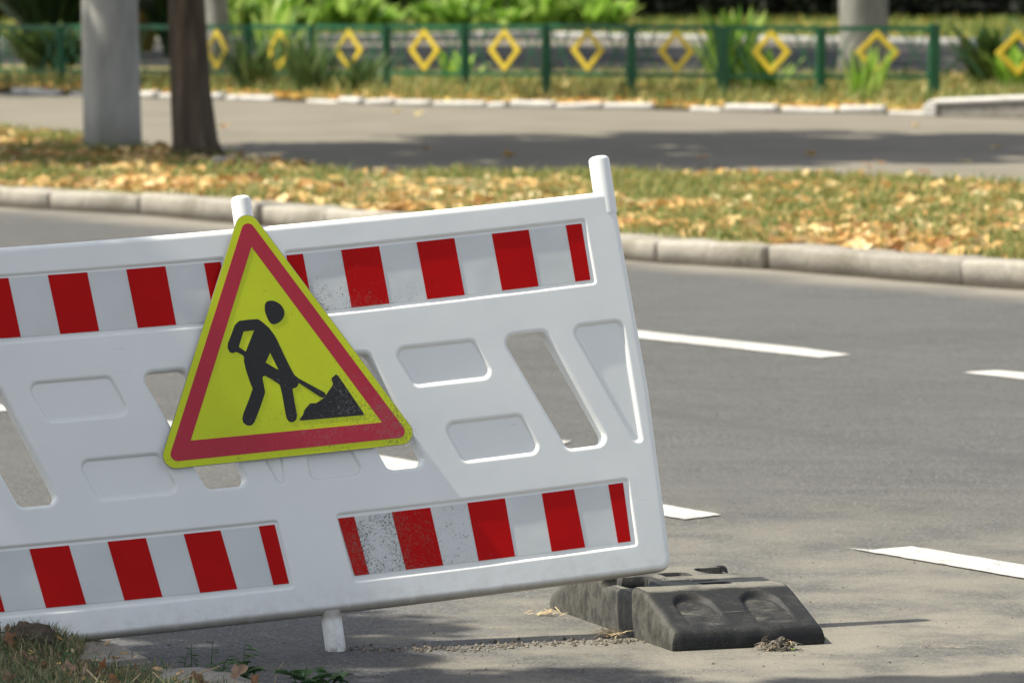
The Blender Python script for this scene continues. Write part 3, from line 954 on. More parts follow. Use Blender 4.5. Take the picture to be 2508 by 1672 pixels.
# dark hedge behind the bright plants
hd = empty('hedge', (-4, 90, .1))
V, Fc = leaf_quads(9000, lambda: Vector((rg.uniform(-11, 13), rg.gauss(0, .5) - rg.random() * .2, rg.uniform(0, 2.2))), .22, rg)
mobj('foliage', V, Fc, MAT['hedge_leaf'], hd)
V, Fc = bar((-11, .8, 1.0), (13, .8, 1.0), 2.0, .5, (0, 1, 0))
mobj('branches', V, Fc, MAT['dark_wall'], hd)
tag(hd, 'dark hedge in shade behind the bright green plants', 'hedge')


# ------------------------------------------------------------------ litter and grass (stuff)
def litter(name, n, sampler, size, mat, label, seed, cat='leaves'):
    rg = random.Random(seed)
    V, Fc = [], []
    for _ in range(n):
        c = sampler(rg)
        if c is None: continue
        s = size * (.35 + 1.05 * rg.random() ** 1.5)
        a = rg.uniform(0, 2 * math.pi)
        tilt = Matrix.Rotation(rg.gauss(0, .38), 3, 'X') @ Matrix.Rotation(rg.gauss(0, .38), 3, 'Y')
        Rm = Matrix.Rotation(a, 3, 'Z') @ tilt
        cu = rg.uniform(.02, .22) * s
        pts = [(-.5, 0, cu), (-.2, .34, cu * .4), (.12, .40, cu), (.5, .05, cu * 1.2), (.15, -.36, cu * .8), (-.2, -.30, cu * .5), (0, 0, 0)]
        i = len(V)
        for p in pts:
            V.append(c + Rm @ Vector((p[0] * s, p[1] * s, p[2])) + Vector((0, 0, .012)))
        for k in range(6): Fc.append((i + k, i + (k + 1) % 6, i + 6))
    o = mobj(name, V, Fc, mat)
    return tag(o, label, cat, kind='stuff')


def grass(name, n, sampler, h, w, mat, label, seed, lean=.5):
    rg = random.Random(seed)
    V, Fc = [], []
    for _ in range(n):
        c = sampler(rg)
        if c is None: continue
        a = rg.uniform(0, 2 * math.pi)
        d = Vector((math.cos(a), math.sin(a), 0))
        s = Vector((-d.y, d.x, 0)) * (w * rg.uniform(.6, 1.3) / 2)
        hh = h * rg.uniform(.4, 1.2)
        l = hh * rg.uniform(.1, 1) * lean * 1.6
        i = len(V)
        p1 = c + d * l * .35 + Vector((0, 0, hh * .6))
        p2 = c + d * l + Vector((0, 0, hh * rg.uniform(.75, 1)))
        V += [c - s, c + s, p1 + s * .8, p1 - s * .8, p2]
        Fc += [(i, i + 1, i + 2, i + 3), (i + 3, i + 2, i + 4)]
    o = mobj(name, V, Fc, mat)
    return tag(o, label, 'grass', kind='stuff')


VP = [Vector(p) for p in verge_poly]


def verge_pt(rg, want=None):
    for _ in range(60):
        x, y = rg.uniform(-7.0, 6.0), rg.uniform(20, 47)
        if abs(x) > y * .14: continue
        if not inside((x, y), VP): continue
        if want and not want(x, y, rg): continue
        return Vector((x, y, .118 + .016 * fbm(x * 1.7, y * 1.7)))
    return None


def leafy(x, y, rg):
    d = fbm(x * .8, y * .8, 4)
    g = fbm(x * 2.1, y * 2.1, 9) - 1.1 * math.exp(-((x + .75) / .75) ** 2 - ((y - 33.6) / 1.5) ** 2)
    return rg.random() < max(.02, min(1, .30 + d * 1.3 + g * .9))


def grassy(x, y, rg):
    d = fbm(x * .8, y * .8, 4)
    right = max(0, min(1, (x + .5) / 2.0))
    return rg.random() < max(.05, min(1, .22 + .45 * right - d * 1.0))


def near_kerb(x, y):
    q = min((Vector((x, y)) - Vector(p)).length for p in kp)
    return q


litter('leaf_litter', 8400, lambda r_: verge_pt(r_, leafy), .098, MAT['litter'], 'fallen brown and yellow leaves covering the far verge', 21)
grass('verge_grass', 30000, lambda r_: verge_pt(r_, grassy), .075, .011, MAT['verge_grass'], 'short green and dry grass growing on the far verge', 22, .8)
BP = [Vector(p) for p in bed_poly]


def bed_pt(rg, ymax=60, want=None):
    for _ in range(60):
        x, y = rg.uniform(-6, 6), rg.uniform(45.5, ymax)
        if abs(x) > y * .103 or not inside((x, y), BP): continue
        if want and not want(x, y, rg): continue
        return Vector((x, y, .125 + .02 * fbm(x * 1.7, y * 1.7)))
    return None


def bed_leafy(x, y, rg):
    # drifts lie by the edging stones and in the corner by the ramp wall
    e = min(abs(y - (Vector(a).lerp(Vector(b), .5)).y) + abs(x - (Vector(a).lerp(Vector(b), .5)).x) * .25 for a, b in zip(WK, WK[1:]))
    c = max(0, 1 - (abs(x - 3.2) / 1.6)) * max(0, 1 - (y - 46) / 3.4)
    return rg.random() < max(.10, min(1, .75 - e * .45 + c * 1.1 + .4 * fbm(x * 1.3, y * 1.3, 2)))


litter('leaf_drift', 3400, lambda r_: bed_pt(r_, 57, bed_leafy), .10, MAT['yellow_litter'], 'fallen yellow leaves drifted along the edging before the fence', 23)
grass('bed_grass', 9000, lambda r_: bed_pt(r_, 56, lambda x, y, g: g.random() < .55 + .5 * fbm(x, y, 7)), .17, .018, MAT['verge_grass'], 'weedy grass growing around the green fence', 24, .6)
L2P = [Vector(p) for p in LAWN2]


def lawn_pt(rg):
    for _ in range(40):
        x, y = rg.uniform(-9, 9.5), rg.uniform(70, 92)
        if inside((x, y), L2P): return Vector((x, y, .14))
    return None


grass('lawn_grass', 9000, lawn_pt, .16, .03, MAT['lawn_grass'], 'yellowing grass of the lawn behind the fence', 25, .7)
litter('lawn_leaves', 900, lawn_pt, .14, MAT['yellow_litter'], 'fallen yellow leaves strewn over the lawn behind the fence', 26)


def leaf_shape(s, seed, curl=.35, lobes=True):
    """one curled autumn leaf with lobed outline and a stalk, as a small mesh"""
    rg = random.Random(seed)
    n = 22
    V, Fc = [Vector((0, 0, 0))], []
    ring = []
    for k in range(n):
        a = 2 * math.pi * k / n
        r = .5 * (.72 + .28 * math.cos(a)) + (.055 * math.cos(5 * a + seed) if lobes else 0) + rg.uniform(-.055, .055)
        x, y = r * math.cos(a), r * math.sin(a) * .92
        z = curl * (y * y * 1.8 + .7 * x * x * math.sin(x * 5 + seed)) + .05 * math.sin(a * 3 + seed) + rg.uniform(-.03, .03)
        ring.append(Vector((x, y, z)))
    V += [p * .55 for p in ring] + ring
    for k in range(n):
        k2 = (k + 1) % n
        Fc += [(0, 1 + k, 1 + k2), (1 + k, 1 + n + k, 1 + n + k2, 1 + k2)]
    i = len(V)
    V += [Vector((-.2, -.012, .0)), Vector((-.2, .012, .0)), Vector((-.75, 0, .08 + curl * .2))]
    Fc.append((i, i + 1, i + 2))
    return [v * s for v in V], Fc


pave_leaves = [(-2.345, 43.25), (1.567, 34.9), (2.425, 36.17), (2.53, 36.6), (4.40, 45.0), (-.03, 37.75), (-.62, 38.86), (2.747, 35.2), (3.13, 36.7), (3.59, 39.24), (2.14, 37.9), (1.33, 37.33), (3.3, 43.2), (-1.0, 46.7), (-.8, 46.2)]
for i, (x, y) in enumerate(pave_leaves):
    v, f = leaf_shape(.11, i, .5)
    o = mobj('fallen_leaf', v, f, MAT['yellow_leaf'], None, smooth=True, loc=(x, y, .112))
    o.rotation_euler = (rnd.uniform(-.5, .3), rnd.uniform(-.3, .3), rnd.uniform(0, 6))
    tag(o, 'single yellow-orange leaf lying on the bare far pavement', 'leaf', 'lone leaves on the far pavement')

# pale stone on the verge right of the tree
bm = block_mesh(.16, .12, .07, .025, 201, .01)
o = bmobj('stone', bm, MAT['kerb'], None, smooth=True)
o.location = (-2.02, 35.6, .115)
tag(o, 'pale flat stone lying in the leaves below the dark trunk', 'stone')


# ================================================================== BARRIER
O_ = Vector((-0.542523, 12.617594, 0.090535))
a_ = Vector((0.94090763, 0.33182463, 0.06771439))
b_ = Vector((-0.14512798, 0.21441017, 0.96590173))
n_ = a_.cross(b_).normalized()
FR = Matrix(((a_.x, b_.x, n_.x, O_.x), (a_.y, b_.y, n_.y, O_.y), (a_.z, b_.z, n_.z, O_.z), (0, 0, 0, 1)))
barrier = empty('barrier')
barrier.matrix_world = FR
tag(barrier, 'white plastic road barrier panel with red and white striped tape, leaning on the rubber foot', 'barrier')
T = 0.05                     # panel thickness
U0, U1, VT = -0.89, 1.0, 0.955


def sag(u):
    return -0.008 * max(-.4, 1 - ((u - .1) / .78) ** 2)


def warp(u, v):
    return 0.0016 * (mnoise.noise(Vector((u * 2.3, v * 2.6, .7))) + .4 * mnoise.noise(Vector((u * 5, v * 6, 4))))


def warp_n(u, v):
    e = .01
    return Vector((-(warp(u + e, v) - warp(u - e, v)) / (2 * e), -(warp(u, v + e) - warp(u, v - e)) / (2 * e), 1))


def roundpoly(pts, rad, seg=7):
    """rounded polygon, counter-clockwise"""
    P = [Vector(p) for p in pts]
    area = sum(P[i - 1].x * P[i].y - P[i].x * P[i - 1].y for i in range(len(P)))
    rr = rad if isinstance(rad, (list, tuple)) else [rad] * len(P)
    rr = list(rr)
    if area < 0: P.reverse(); rr.reverse()
    out = []
    n = len(P)
    for i in range(n):
        p, a, b = P[i], P[i - 1], P[(i + 1) % n]
        d1, d2 = (a - p), (b - p)
        l1, l2 = d1.length, d2.length
        d1.normalize(); d2.normalize()
        ang = d1.angle(d2)
        r = rr[i]
        tl = min(r / math.tan(ang / 2), l1 * .48, l2 * .48)
        r = tl * math.tan(ang / 2)
        c = p + (d1 + d2).normalized() * (r / math.sin(ang / 2))
        p1, p2 = p + d1 * tl, p + d2 * tl
        v1, v2 = p1 - c, p2 - c
        a1 = math.atan2(v1.y, v1.x)
        da = math.atan2(v1.x * v2.y - v1.y * v2.x, v1.dot(v2))
        for k in range(seg + 1):
            t = a1 + da * k / seg
            out.append(c + Vector((math.cos(t), math.sin(t))) * r)
    return out


def densify(L, step):
    out = []
    for i in range(len(L)):
        a, b = L[i], L[(i + 1) % len(L)]
        n = max(1, int((b - a).length / step))
        for k in range(n): out.append(a + (b - a) * (k / n))
    return out


def vnormals(L):
    """inward normals of a counter-clockwise loop"""
    n = len(L)
    out = []
    for i in range(n):
        t = (L[(i + 1) % n] - L[i]).normalized() + (L[i] - L[i - 1]).normalized()
        t.normalize()
        out.append(Vector((-t.y, t.x)))
    return out


class Panel:
    def __init__(self):
        self.v, self.n, self.f = [], [], []

    def add(self, p, nrm):
        u, v, w = p
        self.v.append((u, v + sag(u), w + warp(u, v)))
        g = warp_n(u, v)
        q = Vector(nrm) + (Vector((g.x, g.y, 0)) if nrm[2] > .3 else Vector((0, 0, 0)))
        self.n.append(q.normalized())
        return len(self.v) - 1

    def ring(self, L, N, ins, w, tilt, back=False):
        """offset copy of loop L at depth w; tilt = angle of the normal from the face normal towards inward dir"""
        ids = []
        for p, q in zip(L, N):
            r = p + q * ins
            nn = (q.x * math.sin(tilt), q.y * math.sin(tilt), math.cos(tilt))
            ids.append(self.add((r.x, r.y, w), nn))
        return ids

    def strip(self, A, B, flip=False):
        n = len(A)
        for i in range(n):
            j = (i + 1) % n
            f = (A[i], A[j], B[j], B[i])
            self.f.append(f[::-1] if flip else f)


def fill(panel, loops, w, nz, step=.045):
    """flat face between an outer loop and holes"""
    V, E = [], []
    for L in loops:
        o = len(V)
        V += [Vector(p) for p in L]
        E += [(o + i, o + (i + 1) % len(L)) for i in range(len(L))]
    nb = len(V)
    x0 = min(p.x for p in loops[0]); x1 = max(p.x for p in loops[0])
    y0 = min(p.y for p in loops[0]); y1 = max(p.y for p in loops[0])
    y = y0 + step / 2
    while y < y1:
        x = x0 + step / 2
        while x < x1:
            q = Vector((x, y))
            if inside(q, loops[0]) and not any(inside(q, h) for h in loops[1:]):
                if min((q - p).length for p in V[:nb]) > step * .35: V.append(q)
            x += step
        y += step
    rv, _, rf, *_ = geometry.delaunay_2d_cdt(V, E, [], 0, 1e-6)
    ids = [panel.add((p.x, p.y, w), (0, 0, nz)) for p in rv]
    for f in rf:
        c = sum((rv[i] for i in f), Vector((0, 0))) / len(f)
        if inside(c, loops[0]) and not any(inside(c, h) for h in loops[1:]):
            t = [ids[i] for i in f]
            ar = (rv[f[1]] - rv[f[0]]).cross(rv[f[2]] - rv[f[0]])
            if (ar < 0) == (nz > 0): t.reverse()
            panel.f.append(tuple(t))


SH = -0.92
slots, pockets, recesses = [], [], []
for s in (0.0, SH):
    slots.append(([(.173 + s, .630), (.307 + s, .630), (.424 + s, .317), (.303 + s, .317)], .020))
    slots.append(([(.630 + s, .634), (.765 + s, .634), (.896 + s, .318), (.766 + s, .318)], .020))
    pockets.append(([(.3525 + s, .630), (.577 + s, .630), (.622 + s, .518), (.402 + s, .518)], .017))
    pockets.append(([(.452 + s, .434), (.669 + s, .434), (.716 + s, .320), (.497 + s, .320)], .017))
    pockets.append(([(.815 + s, .636), (.970 + s, .636), (.974 + s, .318), (.944 + s, .318)], [.017, .02, .014, .014]))
pockets.append(([(.098, .600), (.135, .600), (.262, .317), (.103, .317)], [.015, .015, .017, .017]))
recesses = [([(.122, .892), (.910, .895), (.915, .722), (.130, .716)], .006),
            ([(-.80, .892), (-.024, .890), (-.016, .717), (-.79, .717)], .006),
            ([(.156, .242), (.920, .242), (.919, .066), (.178, .064)], .006),
            ([(-.80, .242), (.018, .242), (.038, .065), (-.79, .066)], .006)]
outer = [(U0, VT), (U0, 0.0), (U1 - .002, 0.0), (U1 + .008, .45), (U1 - .006, VT)]

pn = Panel()
RO, RS, RP = .017, .011, .006
oL = roundpoly(outer, .03, 6)
oL = densify(oL, .06)
oN = vnormals(oL)
front_out = [p + q * RO for p, q in zip(oL, oN)]
loops_front, loops_back = [front_out], [front_out]
SEG = 6
# outer rounded rim: from front face round to the back
prev = None
for k in range(SEG + 1):
    t = math.pi / 2 * k / SEG
    r = pn.ring(oL, oN, RO - RO * math.sin(t), -RO * (1 - math.cos(t)), -t)
    if prev: pn.strip(prev, r, True)
    prev = r
for k in range(SEG + 1):
    t = math.pi / 2 * (1 + k / SEG)
    r = pn.ring(oL, oN, RO - RO * math.sin(t), -T + RO * (1 + math.cos(t)), -t)
    pn.strip(prev, r, True)
    prev = r
# through slots
for pts, rad in slots:
    L = densify(roundpoly(pts, rad + RS, 8), .05)
    N = vnormals(L)
    loops_front.append(L); loops_back.append(L)
    prev = None
    for k in range(SEG + 1):
        t = math.pi / 2 * k / SEG
        r = pn.ring(L, N, RS * math.sin(t), -RS * (1 - math.cos(t)), t)
        if prev: pn.strip(prev, r)
        prev = r
    for k in range(SEG + 1):
        t = math.pi / 2 * (1 + k / SEG)
        r = pn.ring(L, N, RS * math.sin(t), -T + RS * (1 + math.cos(t)), t)
        pn.strip(prev, r)
        prev = r


PA = 52.0                   # steepest angle of the moulded pocket walls


def pocket(pts, rad, D, r1, r2):
    L = densify(roundpoly(pts, [x + r1 for x in rad] if isinstance(rad, list) else rad + r1, 8), .05)
    N = vnormals(L)
    loops_front.append(L)
    prev = None
    for k in range(5):
        t = math.radians(PA) * k / 4
        r = pn.ring(L, N, r1 * math.sin(t), -r1 * (1 - math.cos(t)), t)
        if prev: pn.strip(prev, r)
        prev = r
    ins0 = r1 * math.sin(math.radians(PA))
    for k in range(4):
        t = math.radians(PA) * (1 - k / 3)
        ins = ins0 + .002 + r2 * (math.sin(math.radians(PA)) - math.sin(t))
        w = -D + r2 * (1 - math.cos(t))
        r = pn.ring(L, N, ins, w, t)
        pn.strip(prev, r)
        prev = r
    fl = [p + q * ins for p, q in zip(L, N)]
    fill(pn, [fl], -D, 1, .05)


for pts, rad in pockets: pocket(pts, rad, .0064, .010, .006)
for pts, rad in recesses: pocket(pts, rad, .0060, .007, .003)
fill(pn, loops_front, 0.0, 1)
fill(pn, loops_back, -T, -1, .09)
body = mobj('panel', pn.v, pn.f, MAT['plastic'], barrier, normals=[tuple(q) for q in pn.n])


def post_tube(name, u, v0, v1, r, lean=0.0, wc=-T / 2):
    vs, fs = [], []
    prof = [(v0, r)]
    if v1 > v0:
        for k in range(7):
            t = math.pi / 2 * k / 6
            prof.append((v1 - .012 + .012 * math.sin(t), r - .012 + .012 * math.cos(t)))
        prof.append((v1 + .001, r * .2))
    else:
        for k in range(5):
            t = math.pi / 2 * k / 4
            prof.append((v1 + .006 - .006 * math.sin(t), r - .006 + .006 * math.cos(t)))
        prof += [(v1 + .0, r - .010), (v1 + .03, r - .011), (v1 + .03, .001)]
    K = 28
    for (vv, rr) in prof:
        for k in range(K):
            a = 2 * math.pi * k / K
            vs.append((u + lean * (vv - v0) + rr * math.cos(a), vv + sag(u), wc + rr * math.sin(a)))
    for i in range(len(prof) - 1):
        for k in range(K):
            k2 = (k + 1) % K
            f = (i * K + k, i * K + k2, (i + 1) * K + k2, (i + 1) * K + k)
            fs.append(f if v1 < v0 else f[::-1])
    o = mobj(name, vs, fs, MAT['plastic'], barrier, smooth=True)
    md = o.modifiers.new('e', 'EDGE_SPLIT'); md.split_angle = R(50)
    return o


post_tube('post_top', .042, .90, 1.036, .0245)
post_tube('post_top', .9745, .90, 1.046, .0262)
post_tube('post_foot', .1190, .008, -.099, .0248, wc=-.021)


# reflective tapes ------------------------------------------------------------
def tape_patch(name, tl, tr, br, bl, w, mat, parent, nu, th=.0008):
    """thin sheet lying in its recess, slightly wavy, with a real edge"""
    vs, fs = [], []
    nv = 5
    tl, tr, br, bl = map(Vector, (tl, tr, br, bl))
    for lay in (0, 1):
        for j in range(nv + 1):
            for i in range(nu + 1):
                s, t = i / nu, j / nv
                p = (tl * (1 - s) + tr * s) * (1 - t) + (bl * (1 - s) + br * s) * t
                wv = .0006 * mnoise.noise(Vector((p.x * 9, p.y * 9, 2)))
                vs.append((p.x, p.y + sag(p.x), w + wv + warp(p.x, p.y) - lay * th))
    st = (nu + 1) * (nv + 1)
    for j in range(nv):
        for i in range(nu):
            k = j * (nu + 1) + i
            fs.append((k, k + nu + 1, k + nu + 2, k + 1))
    rim = [i for i in range(nu + 1)] + [j * (nu + 1) + nu for j in range(1, nv + 1)] + [nv * (nu + 1) + i for i in range(nu - 1, -1, -1)] + [j * (nu + 1) for j in range(nv - 1, 0, -1)]
    for k in range(len(rim)):
        i0, i1 = rim[k], rim[(k + 1) % len(rim)]
        fs.append((i0, i1, i1 + st, i0 + st))
    return mobj(name, vs, fs, mat, parent)


def tape(top, bot, vt, vb, reds, name='reflective_tape'):
    """top/bot: stripe borders along the upper and lower edge; reds: indices of red fields"""
    o = tape_patch(name, (top[0], vt[0]), (top[-1], vt[1]), (bot[-1], vb[1]), (bot[0], vb[0]), -.0042, MAT['tape_white'], barrier, 24, .0015)
    f = lambda s, q: q[0] + (q[1] - q[0]) * s
    for r_ in reds:
        s0, s1 = (top[r_] - top[0]) / (top[-1] - top[0]), (top[r_ + 1] - top[0]) / (top[-1] - top[0])
        e0 = .0004 if r_ else .0
        tape_patch('red_stripe', (top[r_], f(s0, vt) + .0004), (top[r_ + 1], f(s1, vt) + .0004), (bot[r_ + 1], f(s1, vb) - .0004), (bot[r_], f(s0, vb) - .0004), -.0032, MAT['tape_red'], o, 4, .0006)


tape([.130, .172, .2697, .3672, .464, .562, .6598, .7566, .8546, .8962], [.1365, .1785, .2753, .3728, .4706, .5675, .6653, .7606, .8579, .8976],
     (.8765, .880), (.7335, .7385), (0, 2, 4, 6, 8))
tape([-.795, -.754, -.659, -.5627, -.4661, -.3689, -.2721, -.175, -.078, -.0367], [-.788, -.743, -.648, -.5517, -.455, -.3592, -.2632, -.168, -.072, -.031],
     (.880, .8755), (.736, .7325), (0, 2, 4, 6, 8))
tape([.1655, .2065, .3026, .4008, .4966, .5937, .6894, .7734, .8634, .9024], [.187, .2232, .3174, .4129, .504, .5979, .6933, .7804, .8663, .8999],
     (.2255, .228), (.0840, .0835), (0, 2, 4, 6, 8))
tape([-.795, -.735, -.6985, -.6001, -.5037, -.4091, -.3149, -.2211, -.1298, -.0342, .0061], [-.790, -.715, -.6789, -.5786, -.4813, -.3871, -.294, -.2006, -.1082, -.0177, .0213],
     (.2265, .2275), (.0850, .0835), (1, 3, 5, 7, 9))

# ================================================================== WARNING SIGN
sgn = empty('warning_sign')
sgn.matrix_world = FR @ Matrix.Translation((0, 0, 0.011))
tag(sgn, 'yellow triangular roadworks sign with red border and digging worker, fixed on the barrier', 'sign')


def extrude_poly(name, outer_l, holes, w0, w1, mat, parent):
    loops = [outer_l] + holes
    V, E = [], []
    for L in loops:
        o = len(V)
        V += [Vector(p) for p in L]
        E += [(o + i, o + (i + 1) % len(L)) for i in range(len(L))]
    rv, _, rf, *_ = geometry.delaunay_2d_cdt(V, E, [], 0, 1e-7)
    n = len(rv)
    vs = [(p.x, p.y, w1) for p in rv] + [(p.x, p.y, w0) for p in rv]
    fs = []
    cnt = {}
    for f in rf:
        c = sum((rv[i] for i in f), Vector((0, 0))) / len(f)
        if not inside(c, outer_l) or any(inside(c, h) for h in holes): continue
        f = list(f)
        if (rv[f[1]] - rv[f[0]]).cross(rv[f[2]] - rv[f[0]]) < 0: f.reverse()
        fs.append(tuple(f))
        fs.append(tuple(i + n for i in reversed(f)))
        for i in range(len(f)):
            cnt[(f[i], f[(i + 1) % len(f)])] = 1
    for (i, j) in list(cnt):
        if (j, i) not in cnt: fs.append((j, i, i + n, j + n))
    return mobj(name, vs, fs, mat, parent)


TRI = [(.0356, 1.0066), (-.2672, .378), (.3995, .378)]


def inset_tri(d):
    P = [Vector(p) for p in TRI]
    c = sum(P, Vector((0, 0))) / 3
    L = []
    for i in range(3):
        a, b = P[i], P[(i + 1) % 3]
        t = (b - a).normalized()
        q = Vector((-t.y, t.x))
        if q.dot(c - a) < 0: q = -q
        L.append((a + q * d, t))
    out = []
    for i in range(3):
        (p, t), (p2, t2) = L[i - 1], L[i]
        out.append(geometry.intersect_line_line_2d(p - t * 9, p + t * 9, p2 - t2 * 9, p2 + t2 * 9))
    return out


extrude_poly('backing', roundpoly(inset_tri(-.0012), .0312, 12), [], 0, .0028, MAT['metal'], sgn)
plate = extrude_poly('plate', roundpoly(inset_tri(0), .030, 12), [], .0029, .0036, MAT['sign_yellow'], sgn)
extrude_poly('border', roundpoly(inset_tri(.0165), .0165, 12), [[Vector(p) for p in ((.0405, .8950), (-.1772, .4405), (.3045, .4365))]], .0037, .0043, MAT['sign_red'], sgn)
bodyp = [(-0.0164, 0.7174), (0.0082, 0.7182), (0.0313, 0.7173), (0.0406, 0.7099), (0.056, 0.6931), (0.0678, 0.6724), (0.0747, 0.6521), (0.0838, 0.6228), (0.0933, 0.5957), (0.1014, 0.574), (0.1111, 0.5643), (0.1765, 0.52), (0.165, 0.5089), (0.1096, 0.5536), (0.1072, 0.5464), (0.1002, 0.5414), (0.0922, 0.5418), (0.0931, 0.5086), (0.0946, 0.4758), (0.0912, 0.4644), (0.0814, 0.4589), (0.0716, 0.462), (0.0671, 0.4712), (0.0659, 0.4939), (0.0648, 0.5288), (0.0625, 0.5534), (0.0445, 0.5678), (0.021, 0.5845), (0.0223, 0.5591), (0.0233, 0.5381), (0.0106, 0.5124), (-0.0028, 0.4877), (-0.0135, 0.4692), (-0.0222, 0.4614), (-0.0331, 0.463), (-0.0417, 0.4708), (-0.0425, 0.4808), (-0.0376, 0.4933), (-0.0198, 0.5241), (-0.0063, 0.5497), (-0.0111, 0.5689), (-0.0162, 0.5955), (-0.0185, 0.6196), (-0.0159, 0.6316), (-0.035, 0.6438), (-0.0431, 0.6403), (-0.0506, 0.6436), (-0.0544, 0.6544), (-0.0518, 0.6663), (-0.0411, 0.6849), (-0.0289, 0.7077)]
h1 = [(-0.0091, 0.6906), (0.0177, 0.6911), (-0.0104, 0.6415), (-0.0264, 0.6543)]
h2 = [(0.0496, 0.6335), (0.035, 0.6101), (0.0646, 0.5889)]
heapp = [(0.0955, 0.4614), (0.1092, 0.4743), (0.1155, 0.4868), (0.1309, 0.5005), (0.1466, 0.4998), (0.165, 0.5088), (0.1766, 0.5199), (0.1898, 0.534), (0.1955, 0.5421), (0.1929, 0.5555), (0.2065, 0.5651), (0.2117, 0.5602), (0.2643, 0.4589)]
headp = [(0.0549, 0.7566), (0.068, 0.7602), (0.0801, 0.7573), (0.0931, 0.7478), (0.0993, 0.735), (0.0993, 0.7227), (0.0932, 0.7115), (0.0822, 0.7038), (0.0691, 0.7002), (0.0599, 0.7046), (0.054, 0.7195), (0.0504, 0.7374)]


def V2(L): return [Vector(p) for p in L]


def smooth_loop(L, it=2):
    L = V2(L)
    for _ in range(it):
        o = []
        for i in range(len(L)):
            a, b = L[i], L[(i + 1) % len(L)]
            o += [a * .75 + b * .25, a * .25 + b * .75]
        L = o
    return L


def chaikin_soft(L, rad=.006):
    return roundpoly(L, rad, 4)


ob = extrude_poly('worker_figure', chaikin_soft(bodyp, .008), [V2(h1), V2(h2)], .0037, .0043, MAT['sign_black'], sgn)
extrude_poly('worker_head', smooth_loop(headp), [], .0037, .0043, MAT['sign_black'], sgn)
extrude_poly('sand_heap', chaikin_soft(heapp, .003), [], .0037, .0043, MAT['sign_black'], sgn)

# ================================================================== RUBBER FOOT
BW, BL, BH, LIP = .196, .43, .121, .042
yaw = R(19.5)
ex, ey = Vector((math.cos(yaw), math.sin(yaw))), Vector((-math.sin(yaw), math.cos(yaw)))
c0 = Vector((.386, 12.640)) + ex * BW + ey * BL
foot = empty('rubber_foot', (c0.x, c0.y, 0), yaw)
tag(foot, 'heavy black recycled rubber barrier foot covered in dust, standing on the road', 'barrier foot')


def sstep(a, b, x):
    t = max(0, min(1, (x - a) / (b - a)))
    return t * t * (3 - 2 * t)


def box_sd(x, y, cx, cy, hx, hy, r=0.0):
    dx, dy = abs(x - cx) - hx + r, abs(y - cy) - hy + r
    return math.hypot(max(dx, 0), max(dy, 0)) + min(max(dx, dy), 0) - r


SL = .215


def foot_h(x, y):
    e = BL - abs(y)
    slope = LIP + (BH - LIP) * min(1, e / SL)
    # soften the break
    k = .02
    h = slope
    if abs(e - SL) < k:
        d = (e - SL + k) / (2 * k)
        h = BH - (BH - LIP) / SL * k * (1 - d) ** 2
    # thumb-shaped hollows in the end slopes
    for cx in (-.088, .088):
        yy = -BL + .018 if y < 0 else BL - .018
        sd = box_sd(x, abs(y), cx, BL - .018 - .085, .047 - .010 * sstep(.25, .38, abs(y)) * -1, .085, .044)
        if abs(y) > BL - .09: sd = max(abs(x - cx) - .05 - (abs(y) - (BL - .09)) * .12, abs(y) - (BL - .012), -1)
        f = 1 - sstep(-.007, .003, sd)
        fl = LIP + .003 + (BH - LIP) * .74 * min(1, max(0, e) / SL)
        h = h + (min(h, fl) - h) * f
    # left carrying notch with the post socket
    f = 1 - sstep(-.004, .004, box_sd(x, y, -.17, -.055, .055, .085, .012))
    h = h + (min(h, .106) - h) * f
    f = 1 - sstep(-.004, .004, box_sd(x, y, -.120, -.005, .042, .045, .02))
    h = h + (min(h, .035) - h) * f
    f = 1 - sstep(-.003, .003, box_sd(x, y, -.19, .045, .04, .02, .004))
    h = h + (min(h, .098) - h) * f
    # right side: matching notch and tongue
    f = 1 - sstep(-.004, .004, box_sd(x, y, .165, .10, .075, .055, .02))
    h = h + (min(h, .02) - h) * f
    f = 1 - sstep(-.003, .003, box_sd(x, y, .20, .172, .035, .02, .006))
    h = h + (min(h, .105) - h) * f
    # square post sockets and marks on the deck
    for (cx, cy, hx, hy, dz) in ((.03, -.135, .035, .013, .03), (.0, .06, .03, .03, .05), (.02, -.08, .022, .006, .008), (.045, -.075, .012, .005, .007), (-.005, -.083, .008, .005, .006)):
        f = 1 - sstep(-.003, .002, box_sd(x, y, cx, cy, hx, hy, .004))
        h -= dz * f
    rr = abs(math.hypot(x + .03, y + .03) - .036)
    h -= .003 * (1 - sstep(.0015, .004, rr))
    # moulded label frame on the near slope
    if y < -BL + SL - .03:
        q = abs(box_sd(x, y, 0, -.29, .033, .05))
        h += .0012 * (1 - sstep(.0008, .003, q))
    d = min(BW - abs(x), BL - abs(y))
    cr = .016
    if d < cr: h -= cr - math.sqrt(max(0, cr * cr - (cr - d) ** 2))
    h += .0012 * mnoise.noise(Vector((x * 22, y * 22, 1))) + .0003 * mnoise.noise(Vector((x * 90, y * 90, 5)))
    return h


